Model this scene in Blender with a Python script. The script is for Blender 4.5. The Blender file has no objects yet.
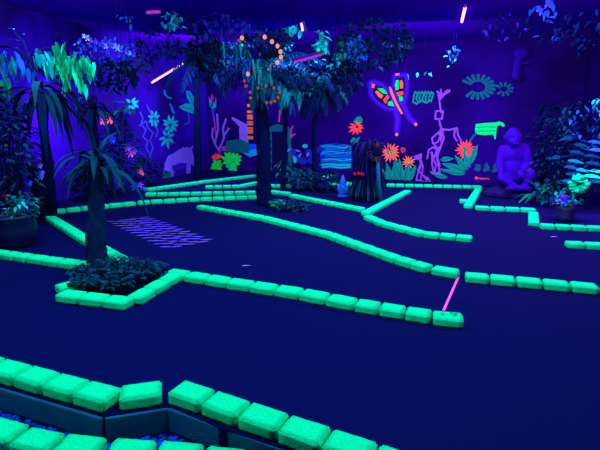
import bpy, bmesh, math, random
from mathutils import Vector, Matrix, noise

R = random.Random(7)
C = bpy.context.scene.collection
SC = bpy.context.scene
PI = math.pi

# ------------------------------------------------------------------ camera
CAM = Vector((0, 0, 1.65))
PITCH = math.radians(12.3)
F = 462.0
FW = Vector((0, math.cos(PITCH), -math.sin(PITCH)))
UPV = Vector((0, math.sin(PITCH), math.cos(PITCH)))
RT = Vector((1, 0, 0))


def ray(px, py):
    return (FW + RT * ((px - 300) / F) + UPV * ((225 - py) / F))


def ground(px, py, z=0.0):
    d = ray(px, py)
    return CAM + d * ((z - CAM.z) / d.z)


def at(px, py, Y):
    d = ray(px, py)
    return CAM + d * (Y / d.y)


# the room's corners (plan)
A = Vector((-3.4, 17.4)); B = Vector((7.0, 11.85))
LW = Vector((-6.0, 8.0)); RWC = Vector((6.0, 8.6))
LDIR = (LW - A).normalized()
LEND = A + LDIR * ((17.4 + 2.5) / -LDIR.y)
CEIL = 3.9


def on_wall(px, py, wall, off=0.006):
    p, q = {'back': (A, B), 'left': (LW, A), 'right': (B, RWC)}[wall]
    t = (q - p).normalized()
    n = Vector((t.y, -t.x))            # pointing into the room
    p0 = p + n * off
    d = ray(px, py)
    dd = Vector((d.x, d.y)); cc = Vector((CAM.x, CAM.y))
    s = (p0 - cc).dot(n) / dd.dot(n)
    return CAM + d * s


# ------------------------------------------------------------------ materials
def lin(c):
    return tuple((x / 255 / 12.92 if x <= 10 else ((x / 255 + 0.055) / 1.055) ** 2.4) for x in c)


def mat(name, rgb, rough=0.8, spec=0.15, var=0.0, scale=20.0, bump=0.0, bscale=60.0, emis=0.0, linear=False, rgb2=None):
    m = bpy.data.materials.new(name); m.use_nodes = True
    nt = m.node_tree; b = nt.nodes['Principled BSDF']
    col = tuple(rgb) if linear else lin(rgb)
    b.inputs['Base Color'].default_value = (*col, 1)
    b.inputs['Roughness'].default_value = rough
    b.inputs['Specular IOR Level'].default_value = spec
    if var > 0 or rgb2:
        tc = nt.nodes.new('ShaderNodeTexCoord'); nz = nt.nodes.new('ShaderNodeTexNoise')
        nz.inputs['Scale'].default_value = scale; nz.inputs['Detail'].default_value = 5
        cr = nt.nodes.new('ShaderNodeValToRGB')
        c2 = (tuple(rgb2) if linear else lin(rgb2)) if rgb2 else tuple(x * (1 - var) for x in col)
        cr.color_ramp.elements[0].position = 0.35; cr.color_ramp.elements[0].color = (*c2, 1)
        cr.color_ramp.elements[1].position = 0.62; cr.color_ramp.elements[1].color = (*col, 1)
        nt.links.new(tc.outputs['Object'], nz.inputs['Vector'])
        nt.links.new(nz.outputs['Fac'], cr.inputs['Fac'])
        nt.links.new(cr.outputs['Color'], b.inputs['Base Color'])
    if bump > 0:
        tc = nt.nodes.new('ShaderNodeTexCoord'); nz = nt.nodes.new('ShaderNodeTexNoise')
        nz.inputs['Scale'].default_value = bscale; nz.inputs['Detail'].default_value = 4
        bp = nt.nodes.new('ShaderNodeBump'); bp.inputs['Strength'].default_value = bump
        bp.inputs['Distance'].default_value = 0.01
        nt.links.new(tc.outputs['Object'], nz.inputs['Vector'])
        nt.links.new(nz.outputs['Fac'], bp.inputs['Height'])
        nt.links.new(bp.outputs['Normal'], b.inputs['Normal'])
    if emis > 0:
        b.inputs['Emission Color'].default_value = (*col, 1)
        b.inputs['Emission Strength'].default_value = emis
    return m


M = {}
M['brick'] = mat('green_block', (0, 228, 156), 0.95, 0.03, var=0.14, scale=60, bump=0.9, bscale=120)
M['carpet'] = mat('navy_carpet', (.0036, .0038, .066), 1.0, 0.0, linear=True, var=0.2, scale=160, bump=0.2, bscale=300)
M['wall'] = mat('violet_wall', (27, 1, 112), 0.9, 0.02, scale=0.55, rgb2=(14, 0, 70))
M['wall_lit'] = mat('lit_violet_wall', (38, 3, 178), 0.9, 0.03, scale=0.5, rgb2=(20, 1, 96))  # same wall paint, with the stronger light on the left wall put into the colour
M['ceiling'] = mat('haze_tinted_ceiling', (72, 4, 212), 0.95, 0.0, scale=0.4, rgb2=(52, 2, 184))  # black ceiling, with the haze glow put into its base colour
M['board'] = mat('dark_board', (2, 84, 130), 0.8, 0.03, var=0.2, scale=6, bump=0.2, bscale=20)
M['gravel'] = mat('blue_gravel', (8, 66, 210), 0.8, 0.05, var=0.6, scale=9)
M['soil'] = mat('dark_soil', (2, 10, 40), 1.0, 0.0, bump=0.6, bscale=40)
M['bark'] = mat('palm_bark', (0, 42, 88), 0.9, 0.02, var=0.5, scale=12, bump=0.6, bscale=30)
M['bark_dark'] = mat('dark_bark', (2, 12, 60), 0.9, 0.02, var=0.4, scale=12, bump=0.6, bscale=30)
M['leaf_dark'] = mat('dark_leaf', (0, 62, 92), 0.85, 0.03, var=0.35, scale=6)
M['leaf_black'] = mat('deep_leaf', (0, 26, 78), 0.85, 0.03, var=0.35, scale=6)
M['leaf_teal'] = mat('teal_leaf', (0, 106, 120), 0.85, 0.03, var=0.4, scale=6)
M['leaf_green'] = mat('green_leaf', (0, 150, 112), 0.85, 0.03, var=0.3, scale=6)
M['leaf_glow'] = mat('bright_leaf', (0, 236, 170), 0.85, 0.03, var=0.3, scale=5)
M['leaf_cyan'] = mat('cyan_leaf', (10, 190, 205), 0.85, 0.03, var=0.4, scale=6)
M['leaf_blue'] = mat('blue_leaf', (20, 90, 205), 0.85, 0.03, var=0.4, scale=6)
M['leaf_violet'] = mat('violet_leaf', (50, 30, 200), 0.85, 0.03, var=0.4, scale=6)
M['petal_violet'] = mat('violet_petal', (140, 90, 255), 0.7, 0.1)
M['petal_white'] = mat('pale_petal', (190, 190, 255), 0.7, 0.1)
M['petal_blue'] = mat('blue_petal', (40, 80, 255), 0.7, 0.1)
M['petal_pink'] = mat('pink_petal', (255, 110, 200), 0.7, 0.1)
M['petal_coral'] = mat('coral_petal', (255, 105, 130), 0.7, 0.1)
M['petal_red'] = mat('red_petal', (200, 20, 70), 0.7, 0.1)
M['flower_brown'] = mat('brown_petal', (98, 34, 50), 0.8, 0.1, var=0.3, scale=30)
M['stem_blue'] = mat('blue_stem', (10, 72, 120), 0.7, 0.1)
M['gorilla'] = mat('violet_statue', (42, 2, 168), 0.85, 0.04, var=0.35, scale=3, bump=0.4, bscale=25)
M['ornament'] = mat('violet_ornament', (34, 4, 140), 0.9, 0.02)
M['rock'] = mat('dark_rock', (12, 6, 84), 0.9, 0.1, var=0.4, scale=5, bump=0.7, bscale=12)
M['gnome'] = mat('blue_statue', (6, 98, 240), 0.6, 0.2, var=0.3, scale=18)
M['gnome_skin'] = mat('violet_base', (90, 70, 220), 0.7, 0.1)
M['pot'] = mat('dark_pot', (6, 6, 66), 0.5, 0.3, bump=0.2, bscale=8)
M['pot_ring'] = mat('ribbed_pot', (12, 10, 80), 0.5, 0.3)
M['wire'] = mat('black_wire', (2, 2, 30), 0.9, 0.0)
M['housing'] = mat('lamp_housing', (20, 12, 90), 0.5, 0.3)
M['ink'] = mat('black_ink', (0, 60, 60), 0.9, 0.0)
M['pink_line'] = mat('pink_line', (255, 82, 190), 0.8, 0.1)
M['dash'] = mat('violet_dash', (112, 70, 236), 0.9, 0.0, var=0.4, scale=9)
M['tee'] = mat('pale_fleck', (110, 120, 220), 0.9, 0.0)
# mural paints
PAINT = dict(
    giraffe=(122, 62, 205), wildebeest=(104, 84, 255), wild_dark=(40, 20, 190), green=(0, 240, 110), lime=(20, 255, 70), teal=(0, 140, 125),
    dteal=(0, 92, 110), cyan=(0, 190, 190), orange=(255, 120, 70), red=(255, 72, 72), coral=(255, 104, 80), pink=(150, 50, 170),
    lav=(118, 88, 225), blue=(10, 70, 235), dblue=(6, 40, 170), lblue=(10, 150, 220), halo=(66, 12, 236), dhalo=(42, 4, 168), navy=(8, 6, 60),
    magenta=(170, 30, 190), squig=(50, 60, 215), sprig=(0, 165, 180), gold=(220, 150, 60), bandor=(200, 108, 70), dred=(120, 20, 60),
    sea=(14, 108, 205), pale=(150, 200, 170))
for k, v in PAINT.items():
    M['p_' + k] = mat('paint_' + k, v, 0.8, 0.05, var=0.15, scale=9)


def emit(name, rgb, s):
    m = bpy.data.materials.new(name); m.use_nodes = True
    nt = m.node_tree; nt.nodes.clear()
    e = nt.nodes.new('ShaderNodeEmission'); o = nt.nodes.new('ShaderNodeOutputMaterial')
    e.inputs['Color'].default_value = (*rgb, 1); e.inputs['Strength'].default_value = s
    nt.links.new(e.outputs[0], o.inputs[0]); return m


M['tube_pink'] = emit('tube_pink', (1.0, 0.38, 1.0), 2.4)
M['tube_magenta'] = emit('tube_magenta', (0.45, 0.03, 0.75), 0.9)
M['bulb'] = emit('bulb_orange', (1.0, 0.36, 0.24), 0.9)
M['bulb_dim'] = emit('bulb_amber', (0.75, 0.14, 0.10), 0.42)

# ------------------------------------------------------------------ object helpers


def link(name, bm, m, parent=None, smooth=False):
    me = bpy.data.meshes.new(name); bm.to_mesh(me); bm.free()
    if smooth:
        for p in me.polygons: p.use_smooth = True
    for x in (m if isinstance(m, (list, tuple)) else [m]): me.materials.append(x)
    o = bpy.data.objects.new(name, me); C.objects.link(o)
    if parent is not None:
        o.parent = parent
        o.matrix_parent_inverse = Matrix.Translation(-parent.location)   # meshes are written in world coordinates
    return o


def tag(o, label=None, cat=None, group=None, kind=None):
    if label: o['label'] = label
    if cat: o['category'] = cat
    if group: o['group'] = group
    if kind: o['kind'] = kind
    return o


def thing(name, label, cat, loc=(0, 0, 0), group=None):
    o = bpy.data.objects.new(name, None); C.objects.link(o)
    o.location = loc; o.empty_display_size = 0.1
    return tag(o, label, cat, group)


def struct(name, bm, m):
    return tag(link(name, bm, m), kind='structure')


def frame_of(d):
    d = d.normalized()
    s = d.cross(Vector((0, 0, 1)))
    if s.length < 1e-3: s = Vector((1, 0, 0))
    s.normalize()
    return s, s.cross(d).normalized()


def tube(bm, pts, rads, n=8, cap=True):
    pts = [Vector(p) for p in pts]
    if not isinstance(rads, (list, tuple)): rads = [rads] * len(pts)
    rings = []
    ref = None
    for i, p in enumerate(pts):
        d = (pts[min(i + 1, len(pts) - 1)] - pts[max(i - 1, 0)])
        if d.length < 1e-9: d = Vector((0, 0, 1))
        d.normalize()
        if ref is None:
            ref, _ = frame_of(d)
        s = ref - d * ref.dot(d)
        if s.length < 1e-4: s, _ = frame_of(d)
        s.normalize(); ref = s; u = d.cross(s)
        rings.append([bm.verts.new(p + (s * math.cos(a) + u * math.sin(a)) * rads[i]) for a in [2 * PI * k / n for k in range(n)]])
    for a, b in zip(rings, rings[1:]):
        for k in range(n):
            bm.faces.new((a[k], a[(k + 1) % n], b[(k + 1) % n], b[k]))
    if cap:
        bm.faces.new(rings[0][::-1]); bm.faces.new(rings[-1])
    return rings


def lathe(bm, prof, c, n=24):
    c = Vector(c); rings = []
    for r, z in prof:
        rings.append([bm.verts.new(c + Vector((r * math.cos(2 * PI * k / n), r * math.sin(2 * PI * k / n), z))) for k in range(n)])
    for a, b in zip(rings, rings[1:]):
        for k in range(n):
            bm.faces.new((a[k], a[(k + 1) % n], b[(k + 1) % n], b[k]))
    bm.faces.new(rings[0][::-1]); bm.faces.new(rings[-1])


def ell(bm, c, r, rot=None, seg=16):
    mtx = Matrix.Translation(Vector(c)) @ (rot.to_4x4() if rot else Matrix.Identity(4)) @ Matrix.Diagonal((r[0], r[1], r[2], 1))
    bmesh.ops.create_uvsphere(bm, u_segments=seg, v_segments=max(6, seg // 2), radius=1, matrix=mtx)


def box(bm, c, s, rz=0.0):
    mtx = Matrix.Translation(Vector(c)) @ Matrix.Rotation(rz, 4, 'Z') @ Matrix.Diagonal((s[0], s[1], s[2], 1))
    return bmesh.ops.create_cube(bm, size=1, matrix=mtx)['verts']


def leaf(bm, p, d, L, W, droop=0.3, n=4, fold=0.25, roll=0.0, prof=None):
    """one leaf blade, bending down along its length"""
    d = d.normalized(); s, u = frame_of(d)
    if roll:
        q = Matrix.Rotation(roll, 3, d); s = q @ s; u = q @ u
    c = Vector(p); step = L / n; rows = []
    for i in range(n + 1):
        t = i / n
        w = W * 0.5 * (prof(t) if prof else math.sin(PI * (0.08 + 0.92 * t) ** 0.8))
        w = max(w, W * 0.02)
        rows.append((bm.verts.new(c - s * w + u * w * fold), bm.verts.new(c), bm.verts.new(c + s * w + u * w * fold)))
        d = (d + Vector((0, 0, -droop / n))).normalized()
        u = (u - d * u.dot(d)).normalized(); s = (s - d * s.dot(d)).normalized()
        c = c + d * step
    for a, b in zip(rows, rows[1:]):
        bm.faces.new((a[0], a[1], b[1], b[0])); bm.faces.new((a[1], a[2], b[2], b[1]))
    return c


def pinnate(bm, p, d, L, W, droop=1.0, n=12, lw=0.035, hang=0.5, rad=0.012):
    """palm frond: a bending midrib with paired leaflets"""
    d = d.normalized(); c = Vector(p); pts = [c.copy()]; dirs = [d.copy()]
    for i in range(n):
        d = (d + Vector((0, 0, -droop / n))).normalized()
        c = c + d * (L / n); pts.append(c.copy()); dirs.append(d.copy())
    tube(bm, pts, [rad * (1 - 0.8 * i / n) for i in range(n + 1)], 4)
    for i in range(2, n + 1):
        t = i / n; s, u = frame_of(dirs[i])
        ll = W * (0.35 + 0.65 * math.sin(PI * min(1, t * 0.9 + 0.1)))
        for sg in (-1, 1):
            dd = s * sg * 0.85 + dirs[i] * 0.6 + Vector((0, 0, -hang * (0.5 + R.random() * 0.6)))
            leaf(bm, pts[i], dd, ll * (0.85 + 0.3 * R.random()), lw, 0.5, 3)


def rdir(elmin, elmax, az=None):
    a = R.uniform(0, 2 * PI) if az is None else az
    e = math.radians(R.uniform(elmin, elmax))
    return Vector((math.cos(a) * math.cos(e), math.sin(a) * math.cos(e), math.sin(e)))


ORD = ('first second third fourth fifth sixth seventh eighth ninth tenth eleventh twelfth thirteenth fourteenth fifteenth sixteenth '
       'seventeenth eighteenth nineteenth twentieth').split() + ['twenty-' + w for w in 'first second third fourth fifth sixth seventh eighth ninth'.split()] + \
      ['thirtieth'] + ['thirty-' + w for w in 'first second third fourth fifth sixth seventh eighth ninth'.split()]

def remeshed(name, bm, m, parent=None, voxel=.02, smooth_it=6):
    me = bpy.data.meshes.new(name + '_raw'); bm.to_mesh(me); bm.free()
    o = bpy.data.objects.new(name + '_raw', me); C.objects.link(o)
    r = o.modifiers.new('r', 'REMESH'); r.mode = 'VOXEL'; r.voxel_size = voxel
    s = o.modifiers.new('s', 'SMOOTH'); s.factor = .5; s.iterations = smooth_it
    dg = bpy.context.evaluated_depsgraph_get(); dg.update()
    out = bpy.data.meshes.new_from_object(o.evaluated_get(dg)); out.name = name
    bpy.data.objects.remove(o)
    for p in out.polygons: p.use_smooth = True
    out.materials.clear(); out.materials.append(m)
    q = bpy.data.objects.new(name, out); C.objects.link(q)
    if parent is not None: q.parent = parent; q.matrix_parent_inverse = Matrix.Translation(-parent.location)
    return q


# ------------------------------------------------------------------ the setting


def poly_slab(pts, z0, z1):
    bm = bmesh.new()
    top = [bm.verts.new((x, y, z1)) for x, y in pts]; bot = [bm.verts.new((x, y, z0)) for x, y in pts]
    bm.faces.new(top); bm.faces.new(bot[::-1]); n = len(pts)
    for i in range(n): bm.faces.new((top[i], bot[i], bot[(i + 1) % n], top[(i + 1) % n]))
    bmesh.ops.recalc_face_normals(bm, faces=bm.faces); return bm


LOW = -0.155
edge_px = [(-30, 377), (104, 416), (169, 406), (221, 428), (300, 454), (420, 495)]
EDGE = [ground(x, y, 0.0) for x, y in edge_px]
e0 = EDGE[0] + (EDGE[0] - EDGE[1]).normalized() * 3.6
e9 = EDGE[-1] + (EDGE[-1] - EDGE[-2]).normalized() * 3.3
deck = [(e0.x, e0.y)] + [(p.x, p.y) for p in EDGE] + [(e9.x, e9.y), (6.3, e9.y), (6.3, 8.5), (7.3, 11.9), (-3.5, 17.8), (-6.6, 7.0), (e0.x - 1.0, e0.y)]
fl = struct('floor', poly_slab(deck, LOW - 0.05, 0.0), M['carpet'])
low = struct('floor.001', poly_slab([(-9.5, -2.8), (6.3, -2.8), (6.3, 4.5), (-9.5, 4.5)], LOW - 0.1, LOW), M['carpet'])


def wall(name, p, q, m):
    t = (q - p).normalized(); n = Vector((t.y, -t.x)); th = 0.15
    pts = [(p.x, p.y), (q.x, q.y), (q.x - n.x * th, q.y - n.y * th), (p.x - n.x * th, p.y - n.y * th)]
    return struct(name, poly_slab(pts, LOW - 0.1, CEIL + 0.05), m)


wall('wall_left', LEND, A, M['wall_lit'])
wall('wall_back', A, B, M['wall'])
wall('wall_right', B, RWC, M['wall'])
wall('wall_side', RWC, Vector((6.0, -2.5)), M['wall'])
wall('wall_front', Vector((6.0, -2.5)), LEND, M['wall'])
struct('ceiling', poly_slab([(-9.6, -2.8), (6.3, -2.8), (6.4, 8.5), (7.3, 12.0), (-3.4, 17.8)], CEIL, CEIL + 0.12), M['ceiling'])

# boards that face the raised deck
dirs_ = [(EDGE[0], EDGE[1], 'dark board face under the left bricks of the raised front kerb'),
         (EDGE[1], EDGE[2], 'short dark board face angled under the turned brick of the front kerb'),
         (EDGE[2], EDGE[5], 'long dark board face under the right bricks of the raised front kerb')]
for p, q, lab in dirs_:
    t = (q - p); L = t.length; t.normalize(); n = Vector((t.y, -t.x, 0))
    bm = bmesh.new(); c = (p + q) / 2 + n * 0.013
    box(bm, (c.x, c.y, LOW / 2 - 0.002), (L - 0.012, 0.022, -LOW - 0.008), math.atan2(t.y, t.x))
    bmesh.ops.bevel(bm, geom=bm.edges[:], offset=0.003, segments=1, affect='EDGES')
    tag(link('kerb_board', bm, M['board']), lab, 'board')

# pebbles on the lower ground
bm = bmesh.new()
for i in range(3200):
    px = R.uniform(-20, 360); py = R.uniform(388, 470)
    p = ground(px, py, LOW)
    if p.y > 2.75: continue
    inside = False
    for a, b in zip(EDGE, EDGE[1:]):
        if a.x <= p.x <= b.x:
            yy = a.y + (b.y - a.y) * (p.x - a.x) / (b.x - a.x)
            inside = p.y < yy - 0.05
    if not inside: continue
    r = R.uniform(0.009, 0.02)
    bmesh.ops.create_icosphere(bm, subdivisions=1, radius=1, matrix=Matrix.Translation((p.x, p.y, LOW + r * 0.35)) @ Matrix.Rotation(R.uniform(0, PI), 4, 'Z') @ Matrix.Diagonal((r * 1.2, r, r * 0.6, 1)))
tag(link('gravel', bm, M['gravel'], smooth=True), 'blue pebbles strewn below the raised front kerb', 'gravel', kind='stuff')

# ------------------------------------------------------------------ green edging bricks
BL, BD, BH = 0.238, 0.165, 0.083


def brick_mesh(seed, L=BL, D=BD, H=BH):
    bm = bmesh.new()
    bmesh.ops.create_cube(bm, size=1, matrix=Matrix.Translation((0, 0, H / 2)) @ Matrix.Diagonal((L, D, H, 1)))
    bmesh.ops.bevel(bm, geom=bm.edges[:], offset=0.011, segments=2, affect='EDGES')
    bmesh.ops.subdivide_edges(bm, edges=[e for e in bm.edges if e.calc_length() > 0.05], cuts=5, use_grid_fill=True)
    for v in bm.verts:
        k = noise.noise_vector(v.co * 16 + Vector((seed * 9.1, 0, 0))) * 0.003 + noise.noise_vector(v.co * 45 + Vector((seed * 5.3, 3, 0))) * 0.002
        if v.co.z < 0.012: k.z = max(0, k.z)
        v.co += k
    me = bpy.data.meshes.new('edging_brick'); bm.to_mesh(me); bm.free()
    for p in me.polygons: p.use_smooth = True
    me.materials.append(M['brick']); return me


BM_ = [brick_mesh(i) for i in range(6)]
n_bricks = 0


def brick(p, ang, z, label, group, jit=1.0, scale=(1, 1, 1)):
    global n_bricks
    o = bpy.data.objects.new('edging_brick', BM_[n_bricks % 6]); C.objects.link(o); n_bricks += 1
    o.location = (p.x, p.y, z); o.rotation_euler = (0, 0, ang + R.uniform(-0.02, 0.02) * jit + (PI if R.random() < 0.5 else 0))
    o.scale = scale
    tag(o, label, 'brick', group); return o


def row(pix, z, desc, end, group, pitch=0.252):
    """bricks laid end to end along a polyline of top-centre pixels"""
    zt = z + BH
    pts = [ground(x, y, zt) for x, y in pix]
    out = []; k = 0
    for a, b in zip(pts, pts[1:]):
        L = (b - a).length; n = max(1, round(L / pitch)); t = (b - a) / n
        ang = math.atan2(t.y, t.x); sl = min(1.15, max(0.6, (t.length - 0.02) / BL))
        for i in range(n):
            c = a + t * (i + 0.5)
            out.append(brick(c, ang, z, '%s green brick from the %s %s' % (ORD[k], end, desc), group, scale=(sl, 1, 1)))
            k += 1
    return out


def bricks_at(cs, z, desc, end, group, rots=None):
    zt = z + BH; P = [ground(x, y, zt) for x, y in cs]
    for i, p in enumerate(P):
        a = P[max(0, i - 1)]; b = P[min(len(P) - 1, i + 1)]
        ang = math.atan2(b.y - a.y, b.x - a.x)
        if rots and i in rots: ang = rots[i]
        brick(p, ang, z, '%s green brick from the %s %s' % (ORD[i], end, desc), group)


ang1 = math.atan2((EDGE[1] - EDGE[0]).y, (EDGE[1] - EDGE[0]).x)
ang2 = math.atan2((EDGE[2] - EDGE[1]).y, (EDGE[2] - EDGE[1]).x)
ang3 = math.atan2((EDGE[4] - EDGE[2]).y, (EDGE[4] - EDGE[2]).x)


def kerb_line(p, q, d0, n, pitch, back=0.1):
    """brick centres running beside a deck edge"""
    t = (q - p).normalized(); nn = Vector((-t.y, t.x, 0))
    return [p + t * (d0 + pitch * i) + nn * back for i in range(n)], math.atan2(t.y, t.x)


fk = []
t1 = (EDGE[1] - EDGE[0]).normalized(); n1 = Vector((-t1.y, t1.x, 0))
L1 = (EDGE[1] - EDGE[0]).length
for i in range(7, -1, -1):
    fk.append((EDGE[1] - t1 * (0.13 + 0.252 * i) + n1 * 0.09, ang1))
t2 = (EDGE[2] - EDGE[1]).normalized(); fk.append((EDGE[1].lerp(EDGE[2], 0.56) + Vector((-t2.y, t2.x, 0)) * 0.092, ang2))
t3 = (EDGE[4] - EDGE[2]).normalized(); n3 = Vector((-t3.y, t3.x, 0))
for i in range(8):
    fk.append((EDGE[2] + t3 * (0.10 + 0.256 * i) + n3 * 0.09, ang3))
for i, (p, a) in enumerate(fk):
    brick(p, a, 0.0, '%s green brick from the left, on the raised front kerb' % ORD[i], 'bricks of the raised front kerb')

bricks_at([(-34, 416), (2, 428), (37, 438), (79, 444), (130, 448), (178, 451), (225, 457)], LOW, 'on the low ground at the bottom edge', 'left', 'bricks at the bottom edge')

# row across the middle, ending in the marked brick
row([(168, 270), (229, 279.5), (302, 290.5), (356, 301), (432, 313)], 0, 'in the middle row beside the planter', 'left', 'bricks of the middle row')
pe = ground(448, 315, BH); pd = ground(416, 310.5, BH); ange = math.atan2((pe - pd).y, (pe - pd).x) + 0.12
eb = brick(pe, ange, 0, 'green brick with black pen marks at the lower end of the pink line', 'bricks of the middle row', jit=0)
eb.rotation_euler.z = ange
bm = bmesh.new()
inv = Matrix.Rotation(-ange, 3, 'Z')


def mark(bm, pts, w=0.006):
    for a, b in zip(pts, pts[1:]):
        a = Vector((*a, 0)); b = Vector((*b, 0)); t = (b - a).normalized(); n = Vector((-t.y, t.x, 0)) * w / 2
        vs = [bm.verts.new(q + Vector((0, 0, BH + 0.004))) for q in (a - n - t * w * .4, b - n + t * w * .4, b + n + t * w * .4, a + n - t * w * .4)]
        bm.faces.new(vs)


for s in ([(-.075, .02), (-.05, .04), (-.04, .015), (-.075, -.03), (-.04, -.035)], [(-.02, .0), (.012, .01)], [(.03, .075), (.03, .03)], [(.03, .075), (.052, .07), (.05, .05), (.03, .05)],
          [(.065, .07), (.095, .065), (.09, .035), (.066, .04), (.065, .07)], [(.045, .01), (.08, .012), (.06, -.04)], [(.05, -.015), (.085, -.02)]):
    mark(bm, [(x * .8, y * .72) for x, y in s], .005)
mk = bpy.data.meshes.new('pen_marks'); bm.to_mesh(mk); bm.free(); mk.materials.append(M['ink'])
mko = bpy.data.objects.new('pen_marks', mk); C.objects.link(mko); mko.parent = eb; mko['label'] = 'black pen marks'

row([(-6, 250.5), (30, 255.5), (94, 264)], 0, 'in the row left of the palm planter', 'left', 'bricks left of the planter')
row([(43, 211.5), (78, 233), (122, 258)], 0, 'in the diagonal row behind the palm planter', 'far end', 'bricks of the diagonal row')
# planter round the front palm
row([(56, 286.5), (76, 282)], 0, 'on the left side of the palm planter', 'front', 'bricks of the palm planter', pitch=0.33)
row([(60, 291.5), (130, 300)], 0, 'on the front side of the palm planter', 'left', 'bricks of the palm planter', pitch=0.27)
row([(133, 297), (177, 272)], 0, 'on the right side of the palm planter', 'front', 'bricks of the palm planter')
# long centre row
row([(199, 205), (262, 216), (330, 233), (398, 257), (430, 266), (462, 271.5)], 0, 'in the long centre row', 'far left', 'bricks of the long centre row')
row([(464.5, 273.5), (599, 285.5)], 0, 'in the row right of the pink line', 'left', 'bricks right of the pink line')
# right middle island
row([(408, 190), (365, 212)], 0, 'in the short diagonal at centre right', 'far end', 'bricks of the centre right diagonal')
row([(367, 215), (384, 222), (424, 232), (473, 236.5)], 0, 'in the curved row at centre right', 'left', 'bricks of the curved row')
# far rows
row([(291, 194), (363, 208)], 0, 'in the row before the blue statue', 'left', 'bricks before the blue statue')
row([(50, 210), (135, 201.5)], 0, 'in the far row behind the front palm', 'left', 'bricks of the far left row')
row([(137, 201), (200, 197.5), (259, 195.5)], 0, 'in the nearest far row behind the dashes', 'left', 'bricks of the nearer far row')
row([(145, 193), (256, 191)], 0, 'in the middle far row behind the dashes', 'left', 'bricks of the middle far row')
row([(146, 188.5), (205, 180.5), (255, 174.6)], 0, 'in the slanting row below the wildebeest', 'left', 'bricks of the slanting far row')
row([(205, 185.7), (240, 185), (257, 181.5)], 0, 'in the short far row below the bright green plant', 'left', 'bricks of the short far row')
row([(268, 184.5), (292, 184.5)], 0, 'in the upper far row right of the tall palm', 'left', 'bricks of the upper far row')
row([(270, 190.3), (290, 192.5)], 0, 'in the lower far row right of the tall palm', 'left', 'bricks of the lower far row')
row([(318, 177.5), (338, 173)], 0, 'in the slanting row below the painted waterfall', 'left', 'bricks below the waterfall')
row([(328, 182), (354, 182.3)], 0, 'in the far row behind the blue statue', 'left', 'bricks behind the statue')
row([(386, 183.7), (482, 185.7)], 0, 'in the back row below the giraffes', 'left', 'bricks below the giraffes')
row([(479, 187.5), (468, 205)], 0, 'in the short row beside the seated ape', 'far end', 'bricks beside the ape')
row([(459, 199.3), (468, 199.8)], 0, 'stub left of the row beside the ape', 'left', 'stub bricks beside the ape')
row([(475, 206), (536, 208.5)], 0, 'in the row in front of the seated ape', 'left', 'bricks before the ape')
row([(533.5, 211.5), (534, 222)], 0, 'in the step right of the seated ape', 'far end', 'bricks of the right step')
row([(540, 224), (603, 226.5)], 0, 'in the row before the right potted plant', 'left', 'bricks before the right pot')
row([(566, 241.7), (604, 243.5)], 0, 'in the lone pair at the right edge', 'left', 'bricks of the right pair')

# ------------------------------------------------------------------ marks on the carpet


def flat_strip(bm, a, b, w, z=0.004):
    t = (b - a); t.z = 0; t.normalize(); n = Vector((-t.y, t.x, 0)) * w / 2
    vs = [bm.verts.new(Vector((q.x, q.y, z))) for q in (a - n, b - n, b + n, a + n)]
    bm.faces.new(vs)


bm = bmesh.new(); flat_strip(bm, ground(458.5, 277), ground(443.5, 311), 0.024)
tag(link('pink_line', bm, M['pink_line']), 'pink line on the carpet between two brick rows', 'line')
# rows of violet dashes
bm = bmesh.new()
q00, q10, q11, q01 = (ground(*p) for p in ((107, 221), (146, 216), (217, 242), (170, 251)))
for j in range(7):
    for i in range(11):
        u = (i + 0.5 + (0.35 if j % 2 else 0)) / 11.5; v = (j + 0.5) / 7
        p = q00.lerp(q10, v).lerp(q01.lerp(q11, v), u)
        ln = 0.20; a = math.radians(14 + R.uniform(-12, 12)); d = Vector((math.cos(a), math.sin(a), 0)) * ln / 2
        wd = R.uniform(0.04, 0.06)
        n = Vector((-d.y, d.x, 0)).normalized()
        ring = [p - d, p - d * .45 + n * wd * .5, p + d * .4 + n * wd * .42, p + d, p + d * .45 - n * wd * .5, p - d * .4 - n * wd * .42]
        bm.faces.new([bm.verts.new(Vector((x.x, x.y, 0.005))) for x in ring])
tag(link('dash_pattern', bm, M['dash']), 'slanted patch of violet dashes on the carpet behind the front palm', 'pattern', kind='stuff')
for px, py, lab in ((246, 266, 'small pale leaf scrap on the carpet above the middle row'), (554, 237, 'small pale leaf scrap on the carpet left of the right brick pair')):
    bm = bmesh.new(); p = ground(px, py, 0.006); leaf(bm, p - Vector((0.05, 0, 0)), Vector((1, 0.1, 0.05)), 0.11, 0.035, 0.05)
    tag(link('leaf_scrap', bm, M['tee']), lab, 'scrap')

# ------------------------------------------------------------------ mural figures on the walls


def plate(bm, pts, wall, off, th=0.004):
    a = [bm.verts.new(on_wall(x, y, wall, off + th)) for x, y in pts]
    b = [bm.verts.new(on_wall(x, y, wall, off)) for x, y in pts]
    n = len(pts)
    try:
        bm.faces.new(a); bm.faces.new(b[::-1])
        for i in range(n): bm.faces.new((a[i], b[i], b[(i + 1) % n], a[(i + 1) % n]))
    except ValueError:
        pass


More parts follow.
